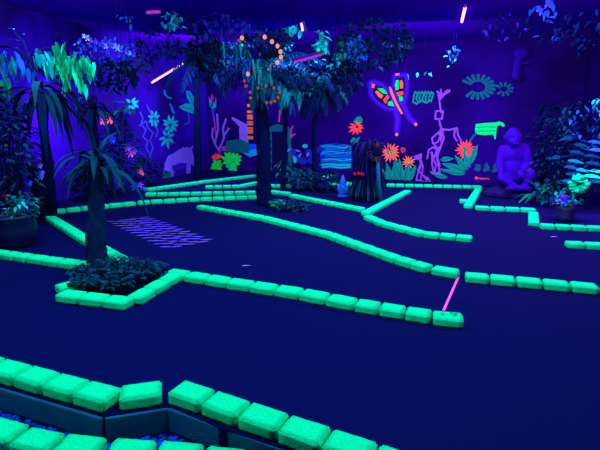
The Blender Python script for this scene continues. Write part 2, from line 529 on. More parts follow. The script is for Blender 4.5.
def stroke(bm, pts, w, wall, off, taper=False):
    n = len(pts)
    for i in range(n - 1):
        (x0, y0), (x1, y1) = pts[i], pts[i + 1]
        L = math.hypot(x1 - x0, y1 - y0) or 1e-6; tx, ty = (x1 - x0) / L, (y1 - y0) / L
        w0 = w * (1 - i / n if taper else 1) / 2; w1 = w * (1 - (i + 1) / n if taper else 1) / 2 + 0.05
        e = w0 * 0.3
        plate(bm, [(x0 - ty * w0 - tx * e, y0 + tx * w0 - ty * e), (x0 + ty * w0 - tx * e, y0 - tx * w0 - ty * e), (x1 + ty * w1 + tx * e, y1 - tx * w1 + ty * e), (x1 - ty * w1 + tx * e, y1 + tx * w1 + ty * e)], wall, off + 0.0002 * (i % 3))


def blade(bm, x, y, ang, L, W, wall, off, bend=0.0):
    """painted leaf: pointed oval"""
    pts = []; n = 6; c, s = math.cos(ang), math.sin(ang)
    up = []; dn = []
    for i in range(n + 1):
        t = i / n; w = W / 2 * math.sin(PI * t ** 0.8)
        bx = L * t; by = bend * L * t * t
        up.append((x + c * bx - s * (by + w), y + s * bx + c * (by + w))); dn.append((x + c * bx - s * (by - w), y + s * bx + c * (by - w)))
    plate(bm, up + dn[1:-1][::-1], wall, off)


def disc(bm, x, y, r, wall, off, n=10, ry=None):
    plate(bm, [(x + r * math.cos(2 * PI * k / n), y + (ry or r) * math.sin(2 * PI * k / n)) for k in range(n)], wall, off)


def mural(name, label, cat, wall, layers, group=None):
    """layers: (part name, paint, draw function). The first point met places the thing."""
    objs = []
    for i, (pn, mt, fn) in enumerate(layers):
        bm = bmesh.new(); fn(bm, wall, 0.004 + min(i, 4) * 0.005 + i * 0.0003)
        bmesh.ops.recalc_face_normals(bm, faces=bm.faces)
        objs.append((pn, mt, bm))
    if len(objs) == 1:
        return tag(link(name, objs[0][2], M['p_' + objs[0][1]]), label, cat, group)
    v = [x.co.copy() for x in objs[0][2].verts]; c = sum(v, Vector()) / len(v)
    t = thing(name, label, cat, c, group)
    for pn, mt, bm in objs: link(pn, bm, M['p_' + mt], t)
    return t


W = 'back'
# butterfly
BF = lambda x, y: (355 + x / 5.63, 60 + y / 5.63)      # its own drawing scale


def bfp(*pts): return [BF(*p) for p in pts]


def outline(pts, w):
    return lambda bm, wl, of: stroke(bm, pts + [pts[0]], w, wl, of)


def polys(*ps):
    return lambda bm, wl, of: [plate(bm, p, wl, of + 0.0004 * i) for i, p in enumerate(ps)]


def strokes(w, *ps):
    return lambda bm, wl, of: [stroke(bm, p, w, wl, of + 0.0004 * i) for i, p in enumerate(ps)]


lw_o = bfp((85, 130), (110, 125), (150, 140), (195, 185), (225, 255), (225, 280), (180, 272), (130, 240), (95, 200))
rw_o = bfp((222, 90), (285, 85), (292, 140), (285, 200), (275, 245), (250, 245), (232, 190), (220, 140))
mural('painted_butterfly', 'orange and green painted butterfly with violet glowing outline on back wall', 'butterfly', W, [
    ('outer_halo', 'dhalo', lambda bm, wl, of: (outline(lw_o, 6.5)(bm, wl, of - .003), outline(rw_o, 6.0)(bm, wl, of - .0025), stroke(bm, bfp((225, 270), (240, 330), (236, 395)), 7, wl, of - .002), stroke(bm, bfp((270, 250), (305, 325), (335, 352)), 6, wl, of - .0015))),
    ('halo', 'halo', lambda bm, wl, of: (outline(lw_o, 2.6)(bm, wl, of), outline(rw_o, 2.4)(bm, wl, of + .001), stroke(bm, bfp((225, 270), (240, 330), (235, 410)), 3.4, wl, of), stroke(bm, bfp((270, 250), (305, 325), (340, 358)), 3.0, wl, of))),
    ('wing_ground', 'navy', polys(bfp((98, 150), (150, 148), (190, 190), (222, 265), (180, 262), (125, 230), (100, 190)))),
    ('wing_ground', 'navy', polys(bfp((226, 105), (278, 100), (280, 180), (268, 235), (250, 235), (232, 190)))),
    ('wing_patch', 'green', polys(bfp((125, 158), (160, 160), (185, 192), (160, 190), (140, 175)))),
    ('wing_patch', 'green', polys(bfp((185, 235), (208, 230), (220, 262), (185, 255)))),
    ('wing_patch', 'green', polys(bfp((232, 112), (245, 112), (246, 165), (230, 172), (225, 140)))),
    ('wing_patch', 'green', polys(bfp((245, 205), (270, 205), (268, 232), (252, 232)))),
    ('wing_band', 'red', polys(bfp((157, 225), (182, 195), (195, 205), (172, 248)))),
    ('wing_band', 'red', polys(bfp((232, 182), (272, 175), (272, 195), (240, 205)))),
    ('wing_tip', 'coral', polys(bfp((112, 180), (125, 172), (160, 200), (148, 218), (130, 205)))),
    ('wing_tip', 'coral', polys(bfp((250, 120), (262, 112), (272, 130), (270, 160), (252, 160)))),
    ('wing_tip', 'coral', polys(bfp((95, 132), (112, 138), (108, 160), (94, 155)))),
    ('wing_tip', 'coral', polys(bfp((226, 76), (252, 74), (250, 86), (228, 88)))),
    ('body', 'orange', polys(bfp((190, 150), (202, 152), (235, 235), (270, 300), (262, 308), (225, 245), (200, 185)))),
    ('tail_spot', 'coral', lambda bm, wl, of: disc(bm, *BF(235, 420), 1.7, wl, of)),
    ('tail_spot', 'coral', lambda bm, wl, of: disc(bm, *BF(342, 362), 1.7, wl, of)),
])
# giraffes
g_lines = [[(441, 113), (440, 105), (439, 97)], [(437, 91), (440, 97), (448, 90)], [(439, 97), (445, 94), (450, 90)],
           [(441, 89), (441, 94)], [(436, 111), (443, 111), (442, 119), (435, 119), (436, 111)], [(439, 119), (441, 128), (439, 135)],
           [(441, 129), (449, 130), (457, 128), (458, 135), (461, 141)], [(455, 130), (454, 136), (457, 141)],
           [(439, 132), (432, 138), (433, 144), (438, 142), (441, 134)], [(442, 131), (444, 138), (440, 148), (437, 155)], [(434, 144), (438, 149), (441, 146)],
           [(428, 150), (434, 147), (437, 150), (434, 158), (431, 152)], [(429, 149), (427, 159)], [(432, 152), (432, 164), (434, 174)],
           [(436, 152), (438, 164), (440, 173)], [(433, 158), (436, 165), (434, 174), (440, 172)], [(441, 146), (437, 157), (440, 166)]]
mural('painted_giraffe', 'tall violet painted giraffe with patchy open lines on back wall', 'giraffe', W, [
    ('body', 'giraffe', lambda bm, wl, of: (strokes(1.7, *g_lines)(bm, wl, of), polys([(437, 91), (443, 93), (450, 89), (450, 92), (445, 95), (440, 101), (438, 98)], [(440.5, 130), (444, 130), (442, 140), (440, 143)])(bm, wl, of + .004)))])
g2 = [[(414, 157), (421, 155), (421, 159), (414, 159)], [(420, 159), (421, 166), (419, 171)], [(421, 160), (423, 167), (422, 174), (418, 171), (420, 165)],
      [(418, 172), (416, 182)], [(422, 173), (420, 182)], [(422, 175), (428, 178), (430, 182)], [(417, 180), (430, 183)], [(424, 177), (427, 180), (426, 183)]]
mural('painted_giraffe', 'small violet painted baby giraffe standing left of the tall giraffe', 'giraffe', W, [
    ('body', 'giraffe', lambda bm, wl, of: (strokes(1.5, *g2)(bm, wl, of), polys([(414, 156), (422, 153), (422, 159), (418, 160)])(bm, wl, of + .004)))])


# daisies with leaf clumps
def daisy(label, cx, cy, r, n, petal, centre, wall=W, leaves=None, leaf_paint='teal', group=None, name='painted_flower', rr=0.22):
    L = []
    if leaves: L.append(('leaf', leaf_paint, lambda bm, wl, of: [blade(bm, x, y, a, l, w, wl, of + .0004 * i, b) for i, (x, y, a, l, w, b) in enumerate(leaves)]))
    L.append(('petal', petal, lambda bm, wl, of: [blade(bm, cx + math.cos(2 * PI * k / n) * r * .2, cy + math.sin(2 * PI * k / n) * r * .2, 2 * PI * k / n + 0.06 * (k % 3), r * (0.75 + 0.1 * (k % 3)), r * 0.21, wl, of + .0003 * (k % 4)) for k in range(n)]))
    L.append(('flower_centre', centre, lambda bm, wl, of: disc(bm, cx, cy, r * rr, wl, of)))
    return mural(name, label, 'flower', wall, L, group)


clump = [(400 + dx, 183, a, l, w, b) for dx, a, l, w, b in ((-8, -1.9, 21, 6, .05), (-4, -1.7, 23, 6.5, .1), (0, -1.5, 24, 7, -.1), (4, -1.35, 22, 6, .1), (7, -1.0, 20, 5.5, -.1), (-10, -2.2, 17, 5, .1), (2, -1.9, 24, 6, .05))]
mural('painted_leaves', 'teal painted leaf clump below the two orange flowers on back wall', 'leaves', W, [
    ('blade', 'teal', lambda bm, wl, of: [blade(bm, x, min(y, 182.5), a, l, w, wl, of + .0004 * i, b) for i, (x, y, a, l, w, b) in enumerate(clump)]),
    ('vein', 'dteal', lambda bm, wl, of: [stroke(bm, [(x, min(y, 182.5)), (x + math.cos(a) * l * .9, y + math.sin(a) * l * .9)], 0.7, wl, of) for x, y, a, l, w, b in clump])])
daisy('largest orange painted flower with green centre above the teal leaf clump', 390.5, 152.5, 9.6, 16, 'coral', 'green')
daisy('smaller orange painted flower between leaf clump and baby giraffe', 408.5, 162, 6.6, 12, 'orange', 'gold')
daisy('tiny red painted flower bud above the teal leaf clump', 403, 150, 3.2, 8, 'red', 'dred')
daisy('red orange painted flower right of the tall giraffe below the green animal', 465.5, 149.5, 9.8, 17, 'red', 'teal')
low_l = [(466, 172, -2.75, 26, 7, -.05), (468, 170, -2.4, 20, 6, .1), (470, 168, -2.0, 20, 6, .1), (466, 174, -3.05, 28, 5, .1), (470, 165, -1.3, 22, 6, .1), (440, 160, -.2, 14, 5, .1), (448, 178, -2.9, 20, 5, .1)]
mural('painted_leaves', 'teal painted broad leaves under the red orange flower', 'leaves', W, [
    ('blade', 'teal', lambda bm, wl, of: [blade(bm, x, y, a, l, w, wl, of + .0004 * i, b) for i, (x, y, a, l, w, b) in enumerate(low_l)]),
    ('vein', 'dteal', lambda bm, wl, of: [stroke(bm, [(x, y), (x + math.cos(a) * l * .85, y + math.sin(a) * l * .85)], .7, wl, of) for x, y, a, l, w, b in low_l])])
mural('painted_ground_leaves', 'low dull teal painted foliage strip left of the seated ape', 'leaves', W, [
    ('blade', 'dteal', lambda bm, wl, of: [blade(bm, 474 + i * 2.2, 170 + (i % 3), -0.5 - (i % 4) * .6, 8, 3.5, wl, of + .0003 * (i % 5)) for i in range(12)])])
# green animal
mural('painted_animal', 'flat bright green striped painted animal above the seated ape', 'animal', W, [
    ('body', 'green', polys([(476, 124), (486, 123), (496, 122.5), (499, 121.5), (503, 122.5), (505, 125.5), (503.5, 127), (500, 125), (497, 126), (496, 134), (495.5, 139), (494.5, 139), (493.5, 134.5), (484, 135), (476, 134), (475, 130)])),
    ('stripe', 'teal', strokes(0.8, [(476, 127.5), (486, 126.8), (496, 127)], [(476, 131), (487, 131), (495.5, 130.6)])),
    ('stem', 'dteal', strokes(2.0, [(476, 133), (472, 138), (470, 141)]))])
# signature scribble
mural('painted_scribble', 'small red painted scribble on wall left of the seated ape', 'writing', W, [
    ('scribble', 'red', lambda bm, wl, of: (disc(bm, 476.3, 178, 1.6, wl, of), stroke(bm, [(478, 179), (480, 177.6), (481, 179.3), (483, 178), (484, 179.4), (486, 178.2), (489, 179.2)], .8, wl, of)))])


def monstera(label, cx, cy, r, n, paint, w=1.3):
    def f(bm, wl, of):
        for k in range(n):
            a = -2.6 + 4.9 * k / (n - 1); ca, sa = math.cos(a), math.sin(a) * .72
            for da in (-0.07, 0.07):
                stroke(bm, [(cx + math.cos(a + da) * r * .45, cy + math.sin(a + da) * .72 * r * .45), (cx + math.cos(a + da * .8) * r, cy + math.sin(a + da * .8) * .72 * r)], w, wl, of + .0003 * (k % 4))
            stroke(bm, [(cx + math.cos(a - .06) * r, cy + math.sin(a - .06) * .72 * r), (cx + math.cos(a + .06) * r, cy + math.sin(a + .06) * .72 * r)], w, wl, of + .0015)
    return mural('painted_leaf', label, 'leaf', W, [('blade', paint, f)])


monstera('large faint green painted monstera leaf high on wall above the green animal', 478, 87, 17, 15, 'dteal')
monstera('faint green painted monstera leaf half beside the large one, near the ape', 504, 89, 9, 9, 'dteal')
mural('painted_leaf', 'teal outlined painted monstera leaf between butterfly and tall giraffe', 'leaf', W, [
    ('blade', 'teal', strokes(1.3, *[[(414 + i * 3.2, 95 + (i % 2) * 2), (415.5 + i * 3.2, 91.5), (417.5 + i * 3.2, 94), (416 + i * 3.2, 98), (418 + i * 2.6, 102)] for i in range(6)], [(414, 95), (413, 102), (417, 104), (421, 100), (426, 103), (431, 100)]))])
# red flower + green leaf at centre
mural('painted_flower', 'red spiky painted flower with green top above the dark shaggy stump', 'flower', W, [
    ('leaf', 'teal', polys([(353, 122), (356, 117.5), (360, 116), (362.5, 119), (362, 123), (356, 124)])),
    ('leaf', 'teal', polys([(350, 142), (353, 137), (356, 139), (360, 136.5), (358, 142), (354, 143.5)])),
    ('petal', 'red', lambda bm, wl, of: [blade(bm, 357 + math.cos(a) * 1, 127 + math.sin(a) * 1, a, l, 2.6, wl, of + .0004 * i) for i, (a, l) in enumerate(((.2, 6), (.9, 6.5), (1.5, 7), (2.1, 8), (2.6, 9), (3.1, 8), (3.6, 7), (-.3, 5.5), (-.9, 5), (-1.6, 5)))])])
# waterfall
wf = []
mural('painted_waterfall', 'blue striped painted waterfall behind the blue statue', 'waterfall', W, [
    ('water', 'dblue', polys([(319, 146), (334, 143), (352, 146), (353, 168.5), (321, 168.5)])),
    ('stripe', 'sea', lambda bm, wl, of: [stroke(bm, [(320 + (i * 5) % 7, 146 + i * 2.7), (328, 144.6 + i * 2.7 + (i % 2)), (336, 146.4 + i * 2.6), (344, 145 + i * 2.6), (351, 146.2 + i * 2.6)], 1.1 + .8 * (i % 2), wl, of + .0003 * (i % 3)) for i in range(8)]),
    ('foam', 'cyan', lambda bm, wl, of: [stroke(bm, [(322, y), (330, y - 1), (341, y + .4), (351, y - .3)], w, wl, of + .0003 * k) for k, (y, w) in enumerate(((147, .8), (152.5, .7), (160, .9), (165, 1.8), (167.4, 1.6)))])])
# around the tall palm
mural('painted_arch', 'dull teal painted stone arch just right of the tall palm trunk', 'arch', W, [
    ('stone', 'dteal', lambda bm, wl, of: (stroke(bm, [(270, 170), (270, 150), (270, 131), (279, 127), (288, 129), (290, 150), (290, 170)], 3.5, wl, of), plate(bm, [(267, 128), (277, 124), (289, 127), (289, 131), (268, 132)], wl, of + .002))),
    ('opening', 'navy', polys([(274, 168), (274, 140), (277, 133), (282, 133), (285, 140), (285, 168)]))])
mural('painted_reeds', 'tall pink painted reeds right of the arch', 'stems', W, [('stem', 'pink', strokes(1.6, [(287, 134), (286, 118), (284, 106)], [(291, 138), (291, 130), (293, 126)], [(291, 137), (295, 134)], [(279, 122), (280, 110)]))])
mural('painted_bush', 'blue and violet painted bush left of the waterfall', 'bush', W, [
    ('clump', 'dblue', lambda bm, wl, of: [disc(bm, x, y, r, wl, of + .0004 * i, 8) for i, (x, y, r) in enumerate(((292, 152, 4), (296, 158, 4.5), (309, 153, 4), (311, 160, 4), (303, 161, 4), (316, 150, 3.5)))]),
    ('leaf', 'lav', lambda bm, wl, of: [blade(bm, x, y, a, 6, 2.2, wl, of + .0003 * i) for i, (x, y, a) in enumerate(((291, 148, 2.4), (295, 150, .3), (293, 155, 1.2), (309, 152, 2.0), (312, 156, .5), (299, 158, -1.2)))]),
    ('blossom', 'cyan', lambda bm, wl, of: (disc(bm, 305, 146, 3, wl, of, 7, 2), disc(bm, 295, 160, 2, wl, of + .0005, 7, 3.4)))])
mural('painted_hut', 'pale violet painted hut with slanted roof left of the tall palm', 'hut', W, [
    ('roof', 'lav', polys([(231, 118.5), (233, 117), (246, 124), (247, 131), (240, 127)])),
    ('post', 'lav', polys([(239, 128), (247, 124), (249, 150), (240, 150)])),
    ('ground', 'dteal', polys([(226, 141), (240, 139), (249, 143), (249, 153), (226, 152)]))])
mural('painted_pool', 'bright blue painted pool behind the bright green plant', 'pool', W, [('water', 'lblue', polys([(240, 145), (256, 144), (257, 155), (250, 157), (243, 153)])), ('ripple', 'blue', polys([(244, 144), (256, 144), (256, 149), (246, 151)]))])
mural('painted_bank', 'dull pink painted river bank behind the bright green plant', 'bank', W, [('strip', 'pink', polys([(221, 147), (232, 144.5), (243, 147), (241, 151), (222, 151)]))])
mural('painted_tree', 'bare violet painted tree with forked branches right of the room corner', 'tree', W, [('branch', 'lav', strokes(1.9, [(220, 152), (215, 144), (212, 136), (213, 128)], [(219, 150), (224, 138), (223, 128), (226, 119)], [(215, 143), (218, 130), (217, 114)], [(224, 136), (229, 128)]))])
mural('painted_pole', 'orange and black banded painted pole left of the tall palm trunk', 'pole', W, [
    ('pole', 'navy', polys([(247, 94), (252.5, 94), (253.5, 143), (247.5, 143)])),
    *[('band', 'bandor', polys([(247, y), (253, y), (253, y + h), (247.3, y + h)])) for y, h in ((104, 3), (110.5, 2.6), (114.5, 5), (121, 2), (123.4, 2), (127, 2), (129.5, 4), (136, 3.4))]])
mural('painted_plant', 'lime green painted bushy plant left of the tall palm', 'plant', W, [
    ('frond', 'lime', lambda bm, wl, of: [blade(bm, 232, 161, a, l, 4.6, wl, of + .0003 * i, .12) for i, (a, l) in enumerate(((-2.9, 12), (-2.4, 12), (-2.0, 11), (-1.5, 9), (-1.0, 10), (-.6, 11), (-.2, 10), (.3, 9), (2.8, 10), (2.2, 9), (.9, 9), (1.5, 10)))]),
    ('stem', 'green', polys([(229, 158), (235, 158), (237, 171), (236, 173), (228, 173)]))])
mural('painted_plant', 'lime green painted small plant under red flower beside the room corner', 'plant', W, [
    ('frond', 'lime', lambda bm, wl, of: [blade(bm, 217, 163, a, l, 3.4, wl, of + .0003 * i, .1) for i, (a, l) in enumerate(((2.7, 6), (2.0, 10), (1.4, 11), (1.0, 10), (.3, 6), (-.6, 5), (-2.6, 5), (2.3, 9)))]),
    ('blossom', 'red', lambda bm, wl, of: [blade(bm, 217, 159, a, 6.5, 2.6, wl, of + .0003 * i) for i, a in enumerate((-2.4, -1.9, -1.4, -1.0, -.6, -2.9))])])
# left wall
W = 'left'
mural('painted_wildebeest', 'violet painted wildebeest with shaggy mane on left wall', 'wildebeest', W, [
    ('body', 'wildebeest', polys([(163, 176), (165, 163), (168, 156), (174, 153), (180, 149), (188, 147), (192, 150), (194, 157), (197, 163), (199, 172), (199, 178), (197, 178), (195, 167), (191, 164), (190, 179), (187, 179.5), (186, 168), (178, 170), (174, 173), (173, 180), (171, 180.5), (170, 172), (166, 175), (165, 181), (162.5, 181)])),
    ('mane', 'lav', lambda bm, wl, of: [blade(bm, 176 + i * 2.0, 155 - i * .6, 1.0 + .35 * (i % 3) - 2.4 * (i % 2), 7, 2.0, wl, of + .0003 * i) for i in range(9)]),
    ('belly', 'wild_dark', polys([(172, 166), (180, 163), (187, 163), (186, 168), (178, 170), (174, 172)])),
    ('grass', 'dteal', polys([(163, 181), (163, 174), (166, 170), (171, 172), (171, 180)]))])
mural('painted_leaf', 'green painted banana leaf pair on left wall near the corner', 'leaf', W, [('blade', 'cyan', polys([(179, 107), (185, 103.5), (192, 104), (197, 110), (198, 115), (190, 112.5), (183, 110)], [(186, 91), (190, 91), (194, 98), (195, 106), (190, 103), (187, 98)])),
    ('vein', 'dteal', strokes(.6, [(180, 107), (190, 108.5), (198, 115)], [(188, 92), (194, 105)]))])
mural('painted_flower', 'magenta and cyan painted tulip on a long pink stem by the corner', 'flower', 'back', [
    ('stem', 'pink', strokes(1.5, [(213.0, 112), (214.5, 122), (216.5, 138)])),
    ('bud', 'blue', polys([(211.0, 107), (214.5, 107), (214.0, 116), (212.2, 116)])),
    ('petal', 'cyan', polys([(208.5, 98), (211.0, 102), (213.0, 100), (216.0, 101), (216.5, 97), (216.0, 107), (212.5, 109), (209.5, 106)])),
    ('petal_tip', 'magenta', polys([(207.0, 95), (210.0, 98), (212.0, 93.5), (214.0, 98), (216.5, 94), (216.0, 101), (212.5, 103), (209.5, 100)]))])


def sprig(label, cx, cy, angs, paint, L=9, wd=3.0):
    def f(bm, wl, of):
        for k, (a, l) in enumerate(angs):
            a = math.radians(a); blade(bm, cx + math.cos(a) * 1.5, cy + math.sin(a) * 1.5, a, L * l, wd, wl, of + .0003 * (k % 4), .05 * (-1) ** k)
    return mural('painted_sprig', label, 'sprig', W, [('leaf', paint, f)])


sprig('upper cyan painted leaf sprig on left wall, right of the violet vines', 154, 119, [(-110, 1), (-70, .9), (-35, .7), (-150, .7), (70, .9), (110, .8), (30, .6), (150, .6)], 'sprig', 8, 2.8)
sprig('cyan painted leaf sprig on left wall above the wildebeest', 170, 125, [(-100, 1), (-65, 1), (-30, .9), (5, .8), (40, .8), (80, .8), (130, .7), (-140, .8), (-175, .6)], 'sprig', 9, 3)
sprig('lowest cyan painted leaf sprig on left wall, touching the wildebeest mane', 167, 137, [(-70, .8), (-20, .7), (40, .9), (85, 1.2), (120, 1.1), (-120, .7), (160, .8)], 'sprig', 9, 2.8)
sprig('small cyan painted leaf sprig beside the flowering bush on left wall', 131, 104, [(-60, .8), (-20, .9), (20, .9), (70, .9), (120, .7), (-130, .7)], 'sprig', 8, 3)
for lab, pts in (('left wavy blue painted vine beside the flowering bush', [(140, 112), (143, 118), (141, 124), (146, 130), (143, 137), (148, 141), (146, 148), (150, 154)]),
                 ('middle wavy blue painted vine on left wall', [(139, 126), (146, 121), (148, 128), (153, 133), (150, 140), (153, 148), (150, 156), (153, 162)]),
                 ('right wavy blue painted vine on left wall', [(147, 105), (150, 112), (155, 117), (153, 124), (158, 130), (156, 137)])):
    mural('painted_vine', lab, 'vine', W, [('vine', 'squig', strokes(1.2, pts))])
mural('painted_squiggle', 'upper cyan painted squiggle below the tilted lamp on left wall', 'squiggle', W, [('stroke', 'sea', strokes(1.8, [(164.5, 90), (165, 94), (168, 97.5), (171.5, 98.5)]))])
mural('painted_squiggle', 'lower cyan painted squiggle below the tilted lamp on left wall', 'squiggle', W, [('stroke', 'sea', strokes(1.8, [(170, 104), (171.5, 107), (172.5, 110), (174, 113.5)]))])
mural('painted_squiggle', 'violet painted hook squiggle right of the cyan leaf sprig', 'squiggle', W, [('stroke', 'squig', strokes(1.3, [(188, 112), (189, 118), (189, 123), (184, 124.5)]))])

# ------------------------------------------------------------------ plants


def spine(p, q, n, sway=0.03):
    return [p.lerp(q, i / n) + Vector((R.uniform(-1, 1), R.uniform(-1, 1), 0)) * (sway if 0 < i < n else 0) for i in range(n + 1)]


def trunk_mesh(pts, r0, r1, rings=14):
    """ringed palm trunk"""
    bm = bmesh.new(); P = []; Q = []
    n = len(pts) - 1
    for i in range(rings * 2 + 1):
        t = i / (rings * 2) * n; k = min(int(t), n - 1); P.append(pts[k].lerp(pts[k + 1], t - k))
        Q.append((r0 + (r1 - r0) * i / (rings * 2)) * (1.10 if i % 2 else 0.95) * (1 + R.uniform(-.04, .04)))
    tube(bm, P, Q, 12); return bm


# front palm in the planter
Yp = 5.15
base = at(99, 272, Yp); base.z = 0.02
crown = at(97, 160, Yp)
T = thing('potted_palm', 'strap-leaved palm growing from the brick planter at left front', 'palm', (base.x, base.y, 0))
link('trunk', trunk_mesh([base, at(97, 235, Yp), at(96, 200, Yp), crown], 0.105, 0.075), M['bark'], T, True)
bm = bmesh.new(); tube(bm, [at(91, 268, Yp), at(89, 235, Yp), at(92, 205, Yp)], [0.05, 0.045, 0.03]); link('trunk', bm, M['bark'], T, True)
for i in range(26):
    bm = bmesh.new(); az = 2 * PI * i / 13 + R.uniform(-.2, .2); hi = i >= 13
    leaf(bm, crown + Vector((0, 0, R.uniform(-.1, .06))), rdir(45, 80, az) if hi else rdir(0, 40, az), R.uniform(.5, .75), R.uniform(.05, .075), R.uniform(1.6, 3.2), 8, .35)
    link('frond', bm, M['leaf_dark'] if i % 4 else M['leaf_black'], T)
for dx, L in ((16, .85), (25, .8), (-22, .6), (8, .6), (-9, .5), (-4, .45), (12, .5), (5, .42)):
    bm = bmesh.new(); leaf(bm, at(97 + dx * .25, 172, Yp - .1), Vector((dx * .04, -.25, .45)), L, .06, 2.6, 9, .35); link('frond', bm, M['leaf_dark'], T)
# soil and ivy in the planter
pp = [ground(x, y) for x, y in ((66, 289), (130, 296), (172, 273), (86, 272))]
bm = poly_slab([(p.x, p.y) for p in pp], 0.001, 0.05); tag(link('soil', bm, M['soil']), 'dark soil filling the palm planter', 'soil', kind='stuff')


def ivy_patch(name, label, p0, rx, ry, n, h, m, size=0.07, cat='ivy'):
    bm = bmesh.new()
    for i in range(n):
        a = R.uniform(0, 2 * PI); r = math.sqrt(R.random())
        p = p0 + Vector((math.cos(a) * rx * r, math.sin(a) * ry * r, 0.03 + h * R.random() * (1 - r * .6)))
        leaf(bm, p, rdir(-20, 60), size * R.uniform(.7, 1.3), size * .7, .8, 3)
    t = thing(name, label, cat, p0)
    link('foliage', bm, m, t)
    bm = bmesh.new()
    for i in range(8):
        a = 2 * PI * i / 8; tube(bm, [p0 + Vector((0, 0, .0)), p0 + Vector((math.cos(a) * rx * .4, math.sin(a) * ry * .4, h * .6)), p0 + Vector((math.cos(a) * rx * .8, math.sin(a) * ry * .8, .03))], .006, 5)
    link('stem', bm, M['bark_dark'], t)
    return t


pc = ground(124, 282); ivy_patch('ground_ivy', 'low dark ivy around the trunk in the palm planter', Vector((pc.x - .05, pc.y + .04, .05)), .5, .36, 360, .19, M['leaf_dark'])
pc = ground(103, 294); ivy_patch('ground_ivy', 'dark teal ivy against the front bricks of the palm planter', Vector((pc.x - .02, pc.y + .03, .05)), .32, .085, 170, .12, M['leaf_dark'])
pc = ground(105, 280); ivy_patch('ground_ivy', 'low nearly black ivy at the front of the palm planter', Vector((pc.x - .02, pc.y, .05)), .36, .2, 130, .14, M['leaf_black'])


def palm(label, bx, by, cx, cy, r0, r1, nf, L, W_, m1, m2, bark='bark_dark', el=(-20, 65), name='palm_tree', lw=.05, dr=(1.2, 2.4), Y=None):
    b = ground(bx, by, 0.0) if Y is None else at(bx, by, Y)
    b.z = 0.0; c = at(cx, cy, b.y)
    t = thing(name, label, 'palm', b)
    mid_ = b.lerp(c, .5) + Vector((R.uniform(-.06, .06), 0, 0))
    link('trunk', trunk_mesh([b, mid_, c], r0, r1, 18), M[bark], t, True)
    for i in range(nf):
        bm = bmesh.new(); az = 2 * PI * i / nf * 2.4 + R.uniform(-.2, .2)
        pinnate(bm, c + Vector((0, 0, R.uniform(-.15, .1))), rdir(el[0], el[1], az), L * R.uniform(.75, 1.15), W_, R.uniform(*dr), 12, lw, .7)
        link('frond', bm, M[m1] if R.random() < .6 else M[m2], t)
    return t, b, c


TP, tpb, tpc = palm('tallest palm with thick dark trunk hung with orange bead lights', 264, 205, 259, 66, .155, .12, 30, 1.1, .3, 'leaf_black', 'leaf_dark', el=(-5, 75), lw=.032, dr=(.8, 1.9))
palm('slim dark palm right of the tall palm, behind a brick row', 315, 189, 317, 78, .07, .055, 20, 1.15, .42, 'leaf_black', 'leaf_dark', el=(-35, 60))


def strap_palm(label, bx, by, cx, cy, r0, r1, n, L, wd, m1, m2, el=(0, 65)):
    b = ground(bx, by); b.z = 0; c = at(cx, cy, b.y); t = thing('strap_palm', label, 'palm', b)
    link('trunk', trunk_mesh([b, b.lerp(c, .5) + Vector((.05, 0, 0)), c], r0, r1, 18), M['bark_dark'], t, True)
    for i in range(n):
        bm = bmesh.new(); az = 2 * PI * i / n * 2.4 + R.uniform(-.2, .2)
        leaf(bm, c + Vector((0, 0, R.uniform(-.12, .1))), rdir(el[0], el[1], az), L * R.uniform(.6, 1.15), wd * R.uniform(.7, 1.2), R.uniform(2.2, 4.2), 9, .35)
        link('frond', bm, M[m1] if R.random() < .6 else M[m2], t)
    return t


strap_palm('dark palm with long drooping strap leaves below the umbrella tree', 44, 220, 42, 92, .07, .06, 30, 1.25, .115, 'leaf_black', 'leaf_dark', (-10, 55))
strap_palm('dark strap-leaved palm directly behind the front palm crown', 100, 204, 92, 108, .06, .05, 18, .85, .1, 'leaf_black', 'leaf_dark', (10, 75))
palm('slender teal palm right behind the bead lit palm crown', 283, 188, 284, 62, .07, .06, 18, 1.1, .34, 'leaf_black', 'leaf_dark', el=(-35, 50))
palm('dark slender palm in the corner right of the painted wildebeest', 198, 180, 197, 60, .11, .09, 14, 1.3, .4, 'leaf_black', 'leaf_black', el=(-10, 60))


def bush(name, label, p, h, rx, n, m, size=.14, stems=5, cat='bush', flat=0.4, droop=.7, wfac=.45, zlo=.2, ry=None):
    """stems with leaves spread through an egg-shaped volume"""
    p = Vector(p); t = thing(name, label, cat, p); ry = ry or rx
    bm = bmesh.new(); ends = []
    for i in range(stems):
        a = 2 * PI * i / stems + R.uniform(-.4, .4); r = rx * R.uniform(.3, .7)
        q = p + Vector((math.cos(a) * r, math.sin(a) * ry * .5, h * R.uniform(.6, .95)))
        tube(bm, [p, p.lerp(q, .5) + Vector((math.cos(a) * r * -.15, 0, h * .06)), q], [.018, .013, .006], 6)
    link('stem', bm, M['bark_dark'], t)
    bm = bmesh.new()
    for i in range(n):
        a = R.uniform(0, 2 * PI); zz = R.uniform(zlo, 1); r = math.sqrt(R.random()) * math.sin(PI * min(.97, .12 + zz * .8))
        q = p + Vector((math.cos(a) * rx * r, math.sin(a) * ry * r, zz * h))
        d = Vector((math.cos(a), math.sin(a), R.uniform(-.5, flat)))
        leaf(bm, q, d, size * R.uniform(.7, 1.3), size * wfac, droop, 4, .3, R.uniform(-.5, .5))
    link('foliage', bm, m, t)
    return t


def flower(parent, p, r, m, name='flower', n=6):
    bm = bmesh.new()
    for k in range(n):
        a = 2 * PI * k / n; leaf(bm, p, Vector((math.cos(a), -.6, math.sin(a))), r, r * .6, .3, 3)
    ell(bm, p, (r * .2,) * 3, seg=8)
    return link(name, bm, m, parent)


